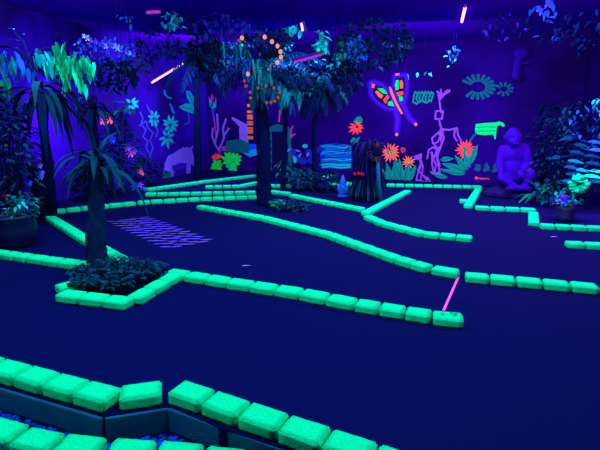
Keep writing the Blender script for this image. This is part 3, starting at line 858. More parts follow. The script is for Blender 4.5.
# left tree with glowing hanging leaves
Yt = 8.0
tb = at(52, 215, Yt); tb.z = 0
LT = thing('umbrella_tree', 'leafy tree with glowing green hanging leaves at far left', 'tree', tb)
top = at(33, 74, Yt)
bm = bmesh.new(); tube(bm, [tb, at(48, 160, Yt), at(40, 110, Yt), top, at(28, 52, Yt)], [.09, .08, .06, .045, .02], 10); link('trunk', bm, M['bark_dark'], LT, True)
for q in ([(33, 74), (42, 62), (58, 56), (68, 60)], [(33, 74), (22, 64), (8, 62), (-8, 66)], [(30, 64), (22, 52), (10, 47), (-4, 47)], [(32, 70), (34, 55), (45, 48), (60, 48)], [(29, 58), (24, 42), (14, 32)], [(40, 64), (56, 62), (74, 60), (90, 64)]):
    bm = bmesh.new(); tube(bm, [at(x, y, Yt + .1 * i) for i, (x, y) in enumerate(q)], [.022, .018, .012, .007][:len(q)], 6); link('branch', bm, M['bark_dark'], LT)


def hang_cluster(parent, px, py, Y, n, L, wd, m, w, name='foliage'):
    bm = bmesh.new(); c = at(px, py, Y)
    for i in range(n):
        p = c + Vector((R.uniform(-w, w), R.uniform(-.2, .2), R.uniform(-.12, .12)))
        leaf(bm, p, Vector((R.uniform(-.35, .35), R.uniform(-.35, .35), -.9)), L * R.uniform(.7, 1.2), wd, .3, 4, .3, R.uniform(-1, 1))
    return link(name, bm, m, parent)


for px, py, n, L, m, w in ((4, 60, 13, .3, 'leaf_teal', .2), (16, 57, 12, .28, 'leaf_blue', .14), (26, 62, 8, .25, 'leaf_blue', .12), (5, 78, 7, .3, 'leaf_green', .1), (48, 58, 12, .24, 'leaf_cyan', .12),
                           (57, 60, 14, .28, 'leaf_green', .14), (66, 62, 14, .32, 'leaf_glow', .13), (71, 68, 14, .32, 'leaf_glow', .12), (62, 50, 9, .22, 'leaf_green', .12), (80, 60, 14, .28, 'leaf_green', .14), (87, 62, 9, .25, 'leaf_glow', .08), (38, 52, 8, .22, 'leaf_dark', .12), (75, 78, 5, .24, 'leaf_glow', .07)):
    hang_cluster(LT, px, py, Yt - .15 + R.uniform(-.1, .1), n, L, .075, M[m], w)
for x, y, dx, L, m in ((-3, 47, 1, .42, 'leaf_teal'), (8, 40, 1, .22, 'leaf_teal'), (9, 29, .9, .1, 'leaf_cyan'), (19, 34, .9, .1, 'leaf_teal'), (0, 48, 1, .3, 'leaf_dark')):
    bm = bmesh.new(); leaf(bm, at(x, y, Yt - .2), Vector((dx, -.2, .1)), L, .09, .3, 4); link('leaf', bm, M[m], LT)

def wx(px, Y): return Vector((at(px, 200, Y).x, Y, 0))


for px, py, n, L, m in ((258, 66, 14, .5, 'leaf_teal'), (262, 76, 10, .45, 'leaf_teal'), (236, 48, 8, .3, 'leaf_teal'), (272, 84, 10, .3, 'leaf_dark'), (283, 90, 12, .3, 'leaf_teal'), (262, 94, 10, .3, 'leaf_dark'), (292, 96, 10, .28, 'leaf_teal'), (248, 60, 8, .35, 'leaf_blue')):
    hang_cluster(TP, px, py, tpb.y - .55, n, L, .06, M[m], .2)
# left pot with plant
pb = ground(15, 246)
T = thing('potted_plant', 'dark pot with pale leaves standing at the left edge', 'plant', pb)
bm = bmesh.new(); lathe(bm, [(.2, 0), (.27, .06), (.3, .25), (.29, .38), (.31, .41), (.31, .45), (.26, .45), (.25, .4)], pb); link('pot', bm, M['pot'], T, True)
bm = bmesh.new()
for i in range(110):
    a = R.uniform(0, 2 * PI); r = R.random()
    leaf(bm, pb + Vector((math.cos(a) * .3 * r + .08, math.sin(a) * .25 * r, .43 + R.random() * .25)), rdir(-10, 60, a), .1, .045, .8, 3, .3)
link('foliage', bm, M['leaf_teal'], T)
bm = bmesh.new()
for i in range(26):
    a = R.uniform(0, 2 * PI); r = .4 + .6 * R.random()
    leaf(bm, pb + Vector((math.cos(a) * .25 * r + .12, -abs(math.sin(a)) * .25 * r, .47 + R.random() * .2)), rdir(-20, 40, a), .1, .04, .8, 3, .3)
link('foliage', bm, M['leaf_cyan'], T)['label'] = 'pale cyan leaves'
flower(T, pb + Vector((.07, -.15, .73)), .05, M['petal_red'])
bush('leafy_bush', 'tall dim bush with small pale leaves behind the left pot', at(12, 234, 7.0) * Vector((1, 1, 0)) if False else Vector((at(12, 234, 7.0).x, 7.0, 0)), 2.25, .42, 380, M['leaf_black'], .11, 7, wfac=.5)
T = bush('climbing_plant', 'climbing plant with scattered grey teal leaves at left edge', Vector((at(30, 234, 6.9).x, 6.75, 0)), 1.75, .34, 90, M['leaf_dark'], .09, 5, wfac=.5, cat='plant')
for x, y, m in ((40, 165, 'petal_violet'), (42, 172, 'petal_violet'), (30, 182, 'petal_blue'), (41, 176, 'petal_violet')):
    flower(T, at(x, y, 6.55), .06, M[m])
bush('leafy_bush', 'tall dark bush between strap palm and flowering bush, by the left wall', wx(94, 10.3), .9, .42, 320, M['leaf_black'], .17, 7)
bush('leafy_bush', 'tall nearly black bush beside the left wall, left of the strap palm', wx(20, 8.1), 2.2, .5, 420, M['leaf_black'], .15, 7)
bush('leafy_bush', 'low dark bush at the wall under the painted vines', wx(150, 12.7), .75, .42, 220, M['leaf_black'], .14, 6)
# dark post at left
pb2 = ground(43, 211.5); pb2 = Vector((at(43, 200, 8.9).x, 8.95, 0))
bm = bmesh.new(); lathe(bm, [(.17, 0), (.2, .05), (.22, .5), (.24, .9), (.25, .95), (.2, .95)], pb2); tag(link('tall_planter', bm, M['pot'], smooth=True), 'tall dark round planter at the head of the diagonal brick row', 'planter')
# flowering bush by the left wall
fb = Vector((at(122, 190, 11.3).x, 11.3, 0))
T = bush('flowering_bush', 'dark bush with coral and violet flowers beside the left wall', fb, 1.95, .5, 420, M['leaf_black'], .16, 7)
for x, y, r, m in ((103, 121, .11, 'petal_coral'), (110, 119.5, .13, 'petal_coral'), (112, 138, .12, 'petal_blue'), (113, 140, .1, 'petal_blue'), (128, 148, .11, 'petal_violet'), (131, 153, .12, 'petal_pink'), (134, 151, .1, 'petal_violet'), (140, 171, .1, 'petal_coral'), (142, 173, .08, 'petal_pink'), (117, 178, .1, 'petal_blue'), (120, 183, .12, 'petal_violet'), (135, 186, .14, 'petal_blue'), (140, 184, .12, 'petal_violet'), (143, 187, .1, 'petal_blue')):
    flower(T, at(x, y, 10.75), r, M[m])
bm = bmesh.new()
for i in range(14): leaf(bm, at(124 + R.uniform(-5, 8), 106 + R.uniform(-5, 5), 10.8), rdir(-30, 40), .22, .1, .9, 4)
link('leaf', bm, M['leaf_green'], T)
bm = bmesh.new()
for i in range(7): leaf(bm, at(138 + R.uniform(-2, 3), 160 + R.uniform(-4, 6), 10.8), rdir(-50, 30), .22, .08, .9, 4)
link('leaf', bm, M['leaf_teal'], T)


def ceil_hang(name, label, px, py, Y, w, h, n, m, size=.12, strands=5, flowers=(), cat='plant', depth=.25, m2=None):
    """foliage hung from the ceiling on a wire"""
    c = at(px, py, Y); t = thing(name, label, cat, Vector((c.x, c.y, CEIL)))
    bm = bmesh.new()
    for i in range(strands):
        x = c.x - w + 2 * w * (i + .5) / strands; y = c.y + R.uniform(-depth, depth) * .5
        tube(bm, [Vector((x, y, CEIL - .002)), Vector((x + R.uniform(-.04, .04), y, (CEIL + c.z) / 2)), Vector((x, y, c.z - h))], .003, 4)
    link('vine', bm, M['wire'], t)
    for k, mm in enumerate([m] + ([m2] if m2 else [])):
        bm = bmesh.new()
        for i in range(n if k == 0 else n // 3):
            x = R.uniform(-w, w); z = R.uniform(-h, h) * math.sqrt(max(0, 1 - (x / w) ** 2))
            leaf(bm, c + Vector((x, R.uniform(-depth, depth), z)), rdir(-80, 30), size * R.uniform(.6, 1.3), size * .5, .6, 3, .3, R.uniform(-1, 1))
        link('foliage', bm, mm, t)
    for fx, fy, r, fm in flowers: flower(t, at(fx, fy, Y - depth - .03), r, M[fm])
    return t


gf = [(84, 36, .05, 'petal_white'), (88, 38, .07, 'petal_white'), (91, 40, .06, 'petal_violet'), (96, 42, .05, 'petal_violet'), (100, 44, .05, 'petal_blue'), (106, 46, .06, 'petal_white'), (111, 45, .07, 'petal_violet'), (115, 46, .07, 'petal_white'), (118, 48, .08, 'petal_white'), (121, 50, .06, 'petal_violet'),
      (126, 52, .06, 'petal_violet'), (130, 53, .05, 'petal_white'), (134, 55, .05, 'petal_violet'), (103, 42, .05, 'petal_violet'), (95, 48, .06, 'petal_blue'), (108, 52, .06, 'petal_blue'), (119, 55, .05, 'petal_blue'), (123, 58, .05, 'petal_blue'), (80, 40, .05, 'petal_blue'), (96, 78, .05, 'petal_blue'), (95, 72, .05, 'petal_blue'), (95, 84, .04, 'petal_blue')]
ceil_hang('flower_garland', 'garland of white and violet flowers hanging beside the glowing tree', 108, 50, 8.3, .48, .2, 120, M['leaf_violet'], .08, 7, gf, 'garland', m2=M['leaf_blue'])
ceil_hang('hanging_ivy', 'dark ivy mass hanging behind the flower garland', 112, 74, 10.2, .5, .35, 240, M['leaf_black'], .14, 5, cat='ivy', m2=M['leaf_dark'])
ceil_hang('hanging_ivy', 'dark trailing ivy hanging behind the glowing tree', 62, 66, 9.2, .5, .3, 160, M['leaf_black'], .14, 5, cat='ivy', m2=M['leaf_violet'])
ceil_hang('hanging_plant', 'bright cyan leaf tuft hanging high at upper left of centre', 171, 20, 9.5, .2, .17, 26, M['leaf_cyan'], .14, 3, m2=M['leaf_blue'])
ceil_hang('hanging_plant', 'small blue leaf tuft hanging below the faint magenta lamp', 128, 19, 9.5, .13, .06, 8, M['leaf_blue'], .12, 2)
ceil_hang('hanging_ivy', 'dim ivy hanging between flower garland and tilted lamp', 136, 68, 10.5, .3, .28, 70, M['leaf_dark'], .13, 4, cat='ivy')
ceil_hang('hanging_ivy', 'dark ivy hanging above the tilted lamp', 158, 45, 11, .5, .42, 150, M['leaf_black'], .13, 5, cat='ivy', m2=M['leaf_violet'])
ceil_hang('hanging_ivy', 'dark teal ivy hanging right of the tilted lamp', 204, 52, 11, .36, .62, 240, M['leaf_black'], .15, 5, cat='ivy', m2=M['leaf_dark'])
ceil_hang('hanging_ivy', 'violet ivy mass hanging along the ceiling left of the bead lights', 222, 26, 9.9, .55, .26, 80, M['leaf_violet'], .14, 5, cat='ivy', m2=M['leaf_dark'])
ceil_hang('hanging_plant', 'cyan leaf spray hanging above and right of the bead lights', 294, 29, 9.4, .16, .09, 16, M['leaf_cyan'], .16, 3)
ceil_hang('hanging_plant', 'bright cyan leaf bunch at the left side of the leaf ring', 321, 42, 9.6, .11, .22, 50, M['leaf_cyan'], .13, 3, m2=M['leaf_glow'])
ceil_hang('hanging_plant', 'dim teal leaf bunch at the right side of the leaf ring', 340, 52, 9.6, .12, .22, 40, M['leaf_teal'], .12, 3, m2=M['leaf_dark'])
ceil_hang('hanging_plant', 'speckled cyan leaves at the bottom of the leaf ring', 331, 62, 9.6, .2, .07, 20, M['leaf_cyan'], .09, 3, m2=M['leaf_dark'])
ceil_hang('hanging_ivy', 'blue ivy hanging right of the leaf ring', 356, 50, 9.8, .18, .28, 60, M['leaf_blue'], .12, 3, cat='ivy', m2=M['leaf_dark'])
ceil_hang('hanging_ivy', 'nearly black ivy along the ceiling above the butterfly', 375, 42, 10.2, .75, .5, 420, M['leaf_black'], .13, 6, cat='ivy', m2=M['leaf_dark'])
ceil_hang('hanging_ivy', 'dense black ivy hanging left of the butterfly', 347, 74, 10.6, .3, .42, 200, M['leaf_black'], .15, 4, cat='ivy')
ceil_hang('hanging_plant', 'two tiny pale leaves hanging between butterfly and tall giraffe', 419, 72.5, 10.6, .34, .015, 5, M['leaf_cyan'], .12, 2)
ceil_hang('hanging_ivy', 'dark ivy curtain hanging between tall palm crown and leaf ring', 302, 78, 11.4, .5, .5, 240, M['leaf_black'], .14, 5, cat='ivy', m2=M['leaf_teal'])
ceil_hang('hanging_ivy', 'dark ivy curtain hanging in the room corner', 222, 58, 11.8, .6, .42, 240, M['leaf_black'], .14, 5, cat='ivy', m2=M['leaf_dark'])
ceil_hang('hanging_plant', 'narrow cyan leaf strand hanging above the tall giraffe', 453, 55, 10.3, .06, .24, 20, M['leaf_blue'], .1, 2, m2=M['leaf_cyan'])
ceil_hang('hanging_ivy', 'sparse dark ivy hanging right of the pink ceiling lamp', 508, 26, 9.6, .5, .22, 46, M['leaf_black'], .12, 4, cat='ivy', m2=M['leaf_violet'])
ceil_hang('hanging_plant', 'blue flowering bunch hanging at upper right', 544, 10, 9.2, .22, .22, 14, M['leaf_blue'], .14, 4, [(541, 12, .09, 'petal_blue'), (547, 4, .1, 'petal_blue'), (549, 2, .08, 'petal_blue'), (538, 9, .08, 'petal_blue')])
ceil_hang('hanging_ivy', 'dim blue ivy hanging below the blue bunch at upper right', 545, 38, 9.6, .2, .14, 20, M['leaf_black'], .1, 3, cat='ivy', m2=M['leaf_blue'])
oc = on_wall(517, 66, 'back', .22); T = thing('hanging_ornament', 'dim violet carved ornament hanging on the wall above the seated ape', 'ornament', oc)
bm = bmesh.new(); ell(bm, oc + Vector((.08, 0, .3)), (.2, .1, .16)); ell(bm, oc + Vector((.0, 0, -.22)), (.13, .09, .14)); ell(bm, oc, (.11, .09, .2)); remeshed('body', bm, M['ornament'], T, .03, 3)
bm = bmesh.new(); box(bm, oc + Vector((.17, -.02, .07)), (.2, .06, .035)); tube(bm, [oc + Vector((.1, .0, .07)), oc + Vector((.02, 0, .07))], .02, 6); link('bar', bm, M['gorilla'], T)
bm = bmesh.new(); tube(bm, [oc + Vector((.05, 0, .4)), Vector((oc.x + .05, oc.y, CEIL - .002))], .004, 4); link('wire', bm, M['wire'], T)
ceil_hang('hanging_ivy', 'faint ivy hanging at the upper right edge', 578, 30, 8.8, .4, .35, 70, M['leaf_black'], .12, 4, cat='ivy')
ceil_hang('hanging_ivy', 'dark ivy hanging behind the bead lights', 268, 40, 11.2, .6, .3, 160, M['leaf_black'], .14, 5, cat='ivy', m2=M['leaf_teal'])

# beads wound round the tall palm's crown
beads1 = [(242, 38), (239, 40.5), (250, 37), (257, 36.5), (264.7, 37), (272, 41.7), (277.5, 46), (280.5, 51.7), (281, 57), (277.5, 62.5), (270, 67.5), (262, 69), (254, 69), (248, 74), (244.5, 81), (246, 86), (250, 92.5), (250.5, 98)]
beads2 = [(258, 88), (266, 86), (274, 88), (280, 92.5), (278, 97.5), (274.7, 101), (271, 102.5), (266.7, 102.5)]
hidden1 = {2, 3, 11}; dim1 = {1, 10, 12}
for nm, bl, hid, lab in (('string_lights', beads1, hidden1, 'long winding string of orange bead lights round the tall palm crown'), ('string_lights', beads2, set(), 'short curl of dim orange bead lights low in the tall palm crown')):
    Yb = tpb.y - .75
    t = thing(nm, lab, 'lights', at(*bl[0], Yb))
    P = [at(x, y, Yb) for x, y in bl]
    bm = bmesh.new(); tube(bm, P, .006, 5); link('wire', bm, M['wire'], t)
    for i, p in enumerate(P):
        if i in hid: continue
        bm = bmesh.new(); r = .028 if (bl is beads2 or i in dim1 or i > 13) else .038; ell(bm, p, (r, r, r * 1.1), seg=10)
        link('bulb', bm, M['bulb_dim'] if (bl is beads2 or i in dim1 or i > 13) else M['bulb'], t, True)

# ------------------------------------------------------------------ centre island
ivy_patch('ground_plant', 'small bright green tuft at the foot of the tall palm', ground(277, 207.5), .16, .12, 50, .16, M['leaf_green'], .1, 'plant')
ivy_patch('ground_plant', 'fuzzy teal tuft right of the tall palm foot', ground(293, 211), .3, .2, 110, .22, M['leaf_dark'], .1, 'plant')
for bx, by, h, rx, n, m, lab in ((303, 190, .55, .4, 170, 'leaf_dark', 'low dark shrub left of the slim palm trunk'), (328, 191, .5, .38, 150, 'leaf_black', 'low nearly black shrub between slim palm and blue statue'), (284, 181, .6, .3, 90, 'leaf_teal', 'low teal shrub in front of the painted arch')):
    g = ground(bx, by); bush('low_shrub', lab, g, h, rx, n, M[m], .16, 5, 'shrub')

# shaggy stump
sp = ground(367, 203); sY = sp.y + .42; sp = Vector((at(367, 195, sY).x, sY, 0))
T = thing('shaggy_stump', 'dark shaggy stump with hanging fibres at the brick corner', 'stump', sp)
bm = bmesh.new(); zt = at(367, 142, sY).z
tube(bm, [sp + Vector((0, 0, z)) for z in (0, .2, .6, 1.0, zt)], [.36, .31, .27, .24, .15], 16)
for v in bm.verts: v.co += noise.noise_vector(v.co * 5) * .05 * (1 if v.co.z > .03 else 0)
link('trunk', bm, M['bark_dark'], T, True)
for k, (zb, m, n, L) in enumerate(((zt, 'rock', 30, .6), (1.05, 'rock', 34, .6), (.7, 'bark_dark', 34, .5), (.44, 'leaf_dark', 40, .42))):
    bm = bmesh.new()
    for i in range(n):
        a = 2 * PI * i / n + R.uniform(-.1, .1); rr = .17 + .045 * k
        leaf(bm, sp + Vector((math.cos(a) * rr, math.sin(a) * rr, zb + R.uniform(-.06, .06))), Vector((math.cos(a) * .55, math.sin(a) * .55, .35 if k == 0 else -.5)), L, .04, 1.9 if k else 2.6, 6, .2)
    link('fibre_skirt', bm, M[m], T)
for x, y in ((355, 173), (359, 172.6), (362.5, 173)): flower(T, at(x, y, sY - .42), .055, M['petal_red'])
# brown flower prop
Yf = 9.75; fbp = Vector((at(381, 200, Yf).x, Yf, 0))
T = thing('prop_flower', 'dull brown sunflower prop on a blue stem right of the stump', 'flower', fbp)
bm = bmesh.new(); tube(bm, [fbp, at(378.5, 180, Yf), at(377.5, 155, Yf + .04)], [.045, .045, .035], 8); link('stem', bm, M['stem_blue'], T, True)
bm = bmesh.new(); hc = at(377, 152, Yf - .05)
for k in range(16):
    a = 2 * PI * k / 16; leaf(bm, hc + Vector((math.cos(a) * .07, 0, math.sin(a) * .07)), Vector((math.cos(a), -.15, math.sin(a))), .15, .08, .15, 4)
link('petal', bm, M['flower_brown'], T)
bm = bmesh.new(); ell(bm, hc, (.1, .04, .1)); link('flower_centre', bm, M['bark_dark'], T, True)


def limb(bm, pts, rads, k=10):
    for (a, ra), (b, rb) in zip(zip(pts, rads), zip(pts[1:], rads[1:])):
        a = Vector(a); b = Vector(b)
        for i in range(k + 1):
            t = i / k; r = ra + (rb - ra) * t; ell(bm, a.lerp(b, t), (r, r, r), seg=10)


# blue garden statue
gp = ground(343, 197.5); gp = Vector((gp.x, gp.y + .12, 0))
T = thing('garden_statue', 'small bright blue hooded statue behind the brick row', 'statue', gp)
bm = bmesh.new()
for c, r in (((0, 0, .14), (.12, .1, .12)), ((0, 0, .24), (.105, .09, .1)), ((0, -.01, .34), (.075, .07, .08)), ((0, 0, .41), (.05, .05, .07)), ((0, .01, .47), (.025, .025, .05)),
             ((-.1, -.03, .2), (.035, .05, .09)), ((.1, -.03, .2), (.035, .05, .09)), ((0, -.07, .31), (.018, .02, .02)), ((0, -.09, .2), (.04, .03, .06))):
    ell(bm, gp + Vector(c), r)
remeshed('body', bm, M['gnome'], T, .014, 3)
bm = bmesh.new(); lathe(bm, [(.12, 0), (.125, .02), (.11, .045), (.08, .05)], gp); link('base', bm, M['gnome_skin'], T, True)

# seated ape statue
ap = Vector((at(512, 196, 10.6).x, 10.75, 0))
bm = bmesh.new(); bmesh.ops.create_icosphere(bm, subdivisions=4, radius=1, matrix=Matrix.Translation(ap + Vector((.05, .0, .06))) @ Matrix.Diagonal((.62, .5, .24, 1)))
for v in bm.verts:
    v.co += noise.noise_vector(v.co * 3.2) * .07
    if v.co.z < .002: v.co.z = .002
tag(link('rock', bm, M['rock'], smooth=True), 'dark rock under the seated ape statue', 'rock')
bm = bmesh.new()
G = lambda x, y, z: ap + Vector((x, y, z))
for c, r in (((0, .04, .66), (.26, .23, .33)), ((0, .03, .98), (.28, .22, .24)), ((0, .06, 1.17), (.17, .15, .14)), ((0, .08, .4), (.28, .26, .2)),
             ((-.05, -.02, 1.36), (.18, .19, .19)), ((-.03, .06, 1.49), (.11, .14, .09)), ((-.07, -.17, 1.27), (.13, .11, .095)), ((-.065, -.14, 1.41), (.145, .065, .04)),
             ((-.07, -.17, 1.215), (.11, .09, .055)), ((-.23, 0, 1.36), (.03, .045, .055)), ((.13, .02, 1.36), (.03, .045, .055)), ((-.075, -.255, 1.31), (.05, .03, .028)),
             ((-.07, -.26, 1.205), (.08, .03, .016)), ((-.07, -.25, 1.245), (.08, .03, .018))):
    ell(bm, G(*c), r)
limb(bm, [G(-.24, .02, 1.07), G(-.33, -.08, .76), G(-.36, -.3, .5)], [.115, .09, .065])
limb(bm, [G(.25, .02, 1.1), G(.31, -.14, .78), G(.02, -.42, .6)], [.135, .1, .07])
limb(bm, [G(-.15, 0, .38), G(-.36, -.34, .46), G(-.08, -.5, .27)], [.14, .11, .07])
limb(bm, [G(.15, 0, .38), G(.28, -.34, .56), G(.12, -.46, .27)], [.15, .12, .075])
limb(bm, [G(-.08, -.5, .26), G(.2, -.55, .25)], [.07, .05]); limb(bm, [G(.12, -.46, .26), G(-.3, -.54, .25)], [.075, .05])
for hx, hy, hz, sx in ((-.36, -.34, .48, -1), (-.02, -.45, .58, -1)):
    ell(bm, G(hx, hy, hz), (.065, .06, .05))
    for k in range(4):
        f = Vector((-.048 + k * .032, -.05, -.01)); l = (.085, .1, .1, .08)[k]
        limb(bm, [G(hx + f.x, hy + f.y, hz), G(hx + f.x * 1.25, hy - .05 - l * .5, hz - .02), G(hx + f.x * 1.3, hy - .05 - l * .7, hz - .075)], [.019, .017, .014], 5)
    limb(bm, [G(hx + .06, hy, hz), G(hx + .09, hy - .06, hz - .01), G(hx + .075, hy - .1, hz - .04)], [.02, .018, .014], 5)
AP = thing('ape_statue', 'violet seated ape statue on a rock behind the brick edge', 'statue', ap)
remeshed('body', bm, M['gorilla'], AP, .022, 5)
bm = bmesh.new()
for ex in (-.115, -.025): ell(bm, G(ex, -.2, 1.365), (.02, .012, .016), seg=8)
link('eye', bm, M['wire'], AP, True)
bm = bmesh.new()
for ex in (-.09, -.06): ell(bm, G(ex, -.281, 1.308), (.01, .006, .009), seg=8)
link('nostril', bm, M['wire'], AP, True)

# ------------------------------------------------------------------ right side plants


def wp(px, Y): return Vector((at(px, 200, Y).x, Y, 0))


bush('leafy_bush', 'tall dim bush behind the seated ape on its right', wp(540, 11.2), 2.15, .5, 420, M['leaf_black'], .13, 7)
bush('leafy_bush', 'tall dark blue bush by the right wall behind the ferns', wp(562, 10.3), 2.1, .42, 300, M['leaf_black'], .13, 7)
T = bush('leafy_bush', 'dim speckled bush with teal leaves at right wall', wp(550, 9.9), 1.85, .46, 190, M['leaf_dark'], .1, 6)
T = bush('leafy_bush', 'blue leaved bush at the right edge', wp(588, 9.0), 2.1, .36, 230, M['leaf_black'], .12, 6)
bm = bmesh.new()
for i in range(60): leaf(bm, at(R.uniform(560, 602), R.uniform(100, 165), 8.75), rdir(-60, 30), .11, .05, .7, 3)
link('foliage', bm, M['leaf_dark'], T)
bm = bmesh.new()
for i in range(26): leaf(bm, at(R.uniform(570, 602), R.uniform(100, 150), 8.7), rdir(-60, 30), .12, .055, .7, 3)
link('foliage', bm, M['leaf_blue'], T)
bm = bmesh.new()
for i in range(12): leaf(bm, at(R.uniform(594, 602), R.uniform(95, 112), 8.7), rdir(-60, 30), .13, .055, .7, 3)
link('foliage', bm, M['leaf_cyan'], T)
fp = wp(575, 8.75)
T = thing('fern', 'fern with stacked level teal fronds above the right pot', 'fern', fp)
bm = bmesh.new(); tube(bm, [fp, fp + Vector((0, 0, .8)), fp + Vector((-.05, 0, 1.5))], [.03, .025, .012], 6); link('stem', bm, M['bark_dark'], T)
for x, y, dx, L, m in ((570, 152, 1, .26, 'leaf_dark'), (585, 156, 1, .3, 'leaf_dark'), (568, 161, 1, .28, 'leaf_teal'), (564, 167, 1, .26, 'leaf_dark'), (566, 174, 1, .3, 'leaf_dark'), (586, 163, 1, .26, 'leaf_dark'), (562, 181, 1, .26, 'leaf_dark'), (574, 145, 1, .26, 'leaf_dark'), (572, 138, -1, .3, 'leaf_dark'), (588, 142, 1, .3, 'leaf_blue'), (590, 150, 1, .3, 'leaf_blue'), (560, 157, -1, .22, 'leaf_dark'), (576, 170, 1, .22, 'leaf_teal'), (590, 171, 1, .26, 'leaf_green'), (584, 176, .9, .34, 'leaf_glow'), (596, 172, .8, .3, 'leaf_glow'), (589, 181, 1, .26, 'leaf_teal')):
    bm = bmesh.new(); q = at(x, y, 8.45 + R.uniform(-.12, .1)); c0 = fp + Vector((-.03, 0, min(q.z + .02, 1.5)))
    tube(bm, [c0, q], .006, 4); leaf(bm, q, Vector((dx, -.25, .12)), L, .085, .5, 5, .3, dx * .8); link('frond', bm, M[m], T)
# arching striped plant by the ape
sp2 = wp(541, 10.0)
T = thing('arching_plant', 'low arching teal plant between seated ape and right pot', 'plant', sp2)
for i in range(22):
    bm = bmesh.new(); a = 2 * PI * i / 22 + R.uniform(-.1, .1); leaf(bm, sp2 + Vector((0, 0, .03)), rdir(45, 78, a), R.uniform(.6, .85), .07, 2.2, 7, .3); link('leaf', bm, M['leaf_teal'] if i % 3 else M['leaf_green'], T)
bush('low_shrub', 'dark low shrub at the foot of the arching plant', wp(552, 9.4), .55, .34, 150, M['leaf_dark'], .12, 5, 'shrub')
# right pot
rp = ground(573, 224); rp = Vector((rp.x, rp.y + .25, 0))
T = thing('potted_plant', 'dark ribbed pot with green and violet plants at right edge', 'plant', rp)
bm = bmesh.new(); lathe(bm, [(.12, 0), (.135, .02), (.15, .08), (.14, .1), (.16, .18), (.15, .2), (.17, .26), (.14, .26), (.13, .22)], rp); link('pot', bm, M['pot_ring'], T, True)
bm = bmesh.new()
for i in range(60):
    a = R.uniform(0, 2 * PI); r = R.random() * .2; leaf(bm, rp + Vector((math.cos(a) * r - .03, math.sin(a) * r, .28 + R.random() * .12)), rdir(0, 70, a), .09, .05, .8, 3)
link('foliage', bm, M['leaf_violet'], T)
bm = bmesh.new()
for i in range(22):
    a = R.uniform(PI, 2 * PI); r = .08 + R.random() * .12; leaf(bm, rp + Vector((math.cos(a) * r, math.sin(a) * r, .3 + R.random() * .1)), rdir(0, 50, a), .09, .06, .8, 3)
link('foliage', bm, M['leaf_green'], T)
bm = bmesh.new(); tube(bm, [rp + Vector((.08, 0, .26)), rp + Vector((.09, -.02, .5))], .022, 6); link('stem', bm, M['leaf_green'], T, True)
bm = bmesh.new(); hd = at(579, 183.5, rp.y - .02)
for k in range(46):
    d = rdir(-60, 85); leaf(bm, hd + d * .06, d, .13, .17, 1.0, 4, -.35)
link('leaf_head', bm, M['leaf_glow'], T)['label'] = 'round bright green leaf head'
for x, y in ((561, 199), (562, 205), (566, 202), (564, 195)): flower(T, at(x, y, rp.y - .2), .05, M['petal_blue'] if y > 200 else M['petal_violet'])
bm = bmesh.new()
for i in range(10): leaf(bm, at(R.uniform(556, 563), R.uniform(189, 195), 8.6), rdir(-20, 40), .12, .06, .6, 3)
link('foliage', bm, M['leaf_green'], T)

# ------------------------------------------------------------------ lamps


def lamp_fixture(label, a, b, m, r=.02, extra=None):
    """a tube lamp: housing and glowing tube"""
    a = Vector(a); b = Vector(b); c = (a + b) / 2
    t = thing('tube_lamp', label, 'lamp', c)
    bm = bmesh.new(); tube(bm, [a, b], r, 10); link('tube', bm, m, t, True)
    up = Vector((0, 0, 1)); d = (b - a).normalized(); s = (up - d * up.dot(d)).normalized()
    bm = bmesh.new()
    tube(bm, [a - d * .03 + s * .045, b + d * .03 + s * .045], .026, 6)
    for q in (a, b): tube(bm, [q, q + s * .05], .018, 6)
    link('housing', bm, M['housing'], t)
    if extra:
        for q in extra:
            bm = bmesh.new(); ell(bm, q, (.035, .035, .035), seg=8); link('tube_end', bm, m, t, True)
    return t


lamp_fixture('pink glowing tube lamp on the ceiling at upper right', ground(461.8, 21.5, 3.82), ground(465, 8, 3.82), M['tube_pink'], .03)
p1 = on_wall(152, 82.2, 'left', .35); p2 = on_wall(176, 67.6, 'left', .35)
lamp_fixture('tilted pink glowing tube lamp before the left wall', p1, p2, M['tube_pink'], .034, [on_wall(178.6, 66, 'left', .35), on_wall(182, 63.8, 'left', .35)])
t = lamp_fixture('faint magenta tube lamp on the ceiling at upper left', ground(147, 12.5, 3.82), ground(160, 11.5, 3.82), M['tube_magenta'], .03)
lamp_fixture('slanted magenta tube lamp right of the bead lights', at(294, 62, 9.2), at(322, 54.5, 9.2), M['tube_magenta'], .022)
lamp_fixture('short upright pink tube lamp above the bead lights', at(301.3, 23, 9.2), at(302.8, 31, 9.2), M['tube_pink'], .022)


def area(name, loc, tgt, sx, sy, power, col):
    l = bpy.data.lights.new(name, 'AREA'); l.shape = 'RECTANGLE'; l.size = sx; l.size_y = sy; l.energy = power; l.color = col
    o = bpy.data.objects.new(name, l); C.objects.link(o); o.location = loc
    d = Vector(tgt) - Vector(loc); o.rotation_euler = d.to_track_quat('-Z', 'Y').to_euler()
    return o


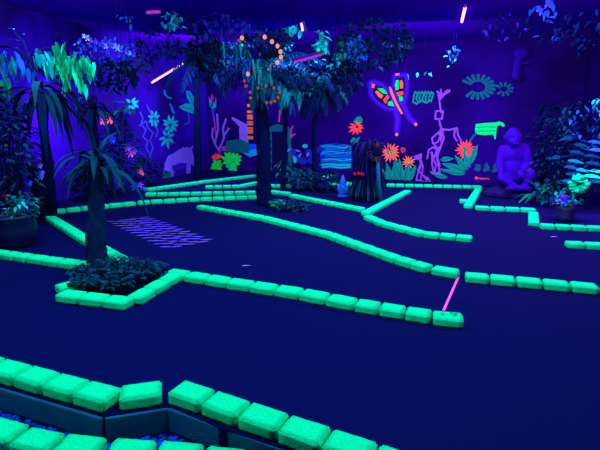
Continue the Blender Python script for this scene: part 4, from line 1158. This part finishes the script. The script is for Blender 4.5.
UV = (0.12, 0.88, 1.0); VI = (1.9, 0.55, 1.45); NE = (0.85, 0.75, 1.05)
area('unseen_overhead_light', (-3.2, 2.0, 3.8), (-3.0, 3.0, 0), 2.4, .3, 145, UV)
area('unseen_overhead_light', (0.8, 2.4, 3.8), (.8, 3.2, 0), 2.4, .3, 150, UV)
area('unseen_overhead_light', (3.6, 4.6, 3.8), (3.6, 5.6, 0), 2.4, .3, 130, (1.3, .75, 1.15))
area('unseen_overhead_light', (-2.6, 5.2, 3.8), (-2.4, 6.2, 0), 2.4, .3, 125, UV)
area('unseen_overhead_light', (0.8, 7.0, 3.7), (.8, 8.7, 0), 2.4, .3, 190, (.5, .85, 1))
area('unseen_overhead_light', (4.2, 7.4, 3.7), (4.3, 9.0, 0), 2.0, .3, 175, VI)
area('unseen_overhead_light', (-4.4, 7.6, 3.7), (-5.0, 9.4, .5), 1.6, .3, 110, (.9, .7, 1.0))
area('unseen_overhead_light', (-0.6, 11.4, 3.5), (-.6, 13.4, 0), 2.4, .3, 240, NE)  # added without a fixture, turned from the camera, to light the far end
area('unseen_overhead_light', (2.6, 10.4, 3.5), (3.0, 12.4, .3), 2.4, .3, 230, NE)  # another unseen addition, brightens the right part of the back wall
area('unseen_overhead_light', (-2.9, 12.2, 3.5), (-4.0, 15, .4), 1.6, .3, 180, NE)  # unseen addition that brightens the left wall near the corner
lq = on_wall(70, 118, 'left', .75)
area('added_wall_glow', lq + Vector((0, 0, .25)), on_wall(72, 132, 'left', 0), .5, .3, 42, (1.0, .4, 1.3))  # added in mid-air to make the bright patch on the left wall
area('added_wall_glow', on_wall(594, 190, 'right', .7) + Vector((0, 0, .35)), on_wall(594, 205, 'right', -.1), .4, .3, 22, (1.0, .4, 1.3))  # unseen light added for the violet patch low on the right wall
lq = on_wall(232, 80, 'back', .9)
area('added_wall_glow', lq + Vector((0, 0, .3)), on_wall(231, 96, 'back', 0), .5, .3, 26, (1.0, .4, 1.3))  # unseen light added to brighten the back wall left of the tall palm

w = bpy.data.worlds.new('world'); SC.world = w; w.use_nodes = True
w.node_tree.nodes['Background'].inputs['Color'].default_value = (.02, .0, .1, 1)
w.node_tree.nodes['Background'].inputs['Strength'].default_value = 0.2

cam = bpy.data.cameras.new('camera'); co = bpy.data.objects.new('camera', cam); C.objects.link(co)
cam.sensor_width = 36; cam.lens = 36 * F / 600; cam.clip_start = .05
co.location = CAM; co.rotation_euler = (PI / 2 - PITCH, 0, 0)
SC.camera = co
SC.view_settings.view_transform = 'Standard'; SC.view_settings.look = 'None'; SC.view_settings.exposure = 0; SC.view_settings.gamma = 1
SC.view_settings.use_curve_mapping = False
SC.cycles.use_denoising = True
SC.cycles.max_bounces = 5; SC.cycles.diffuse_bounces = 3
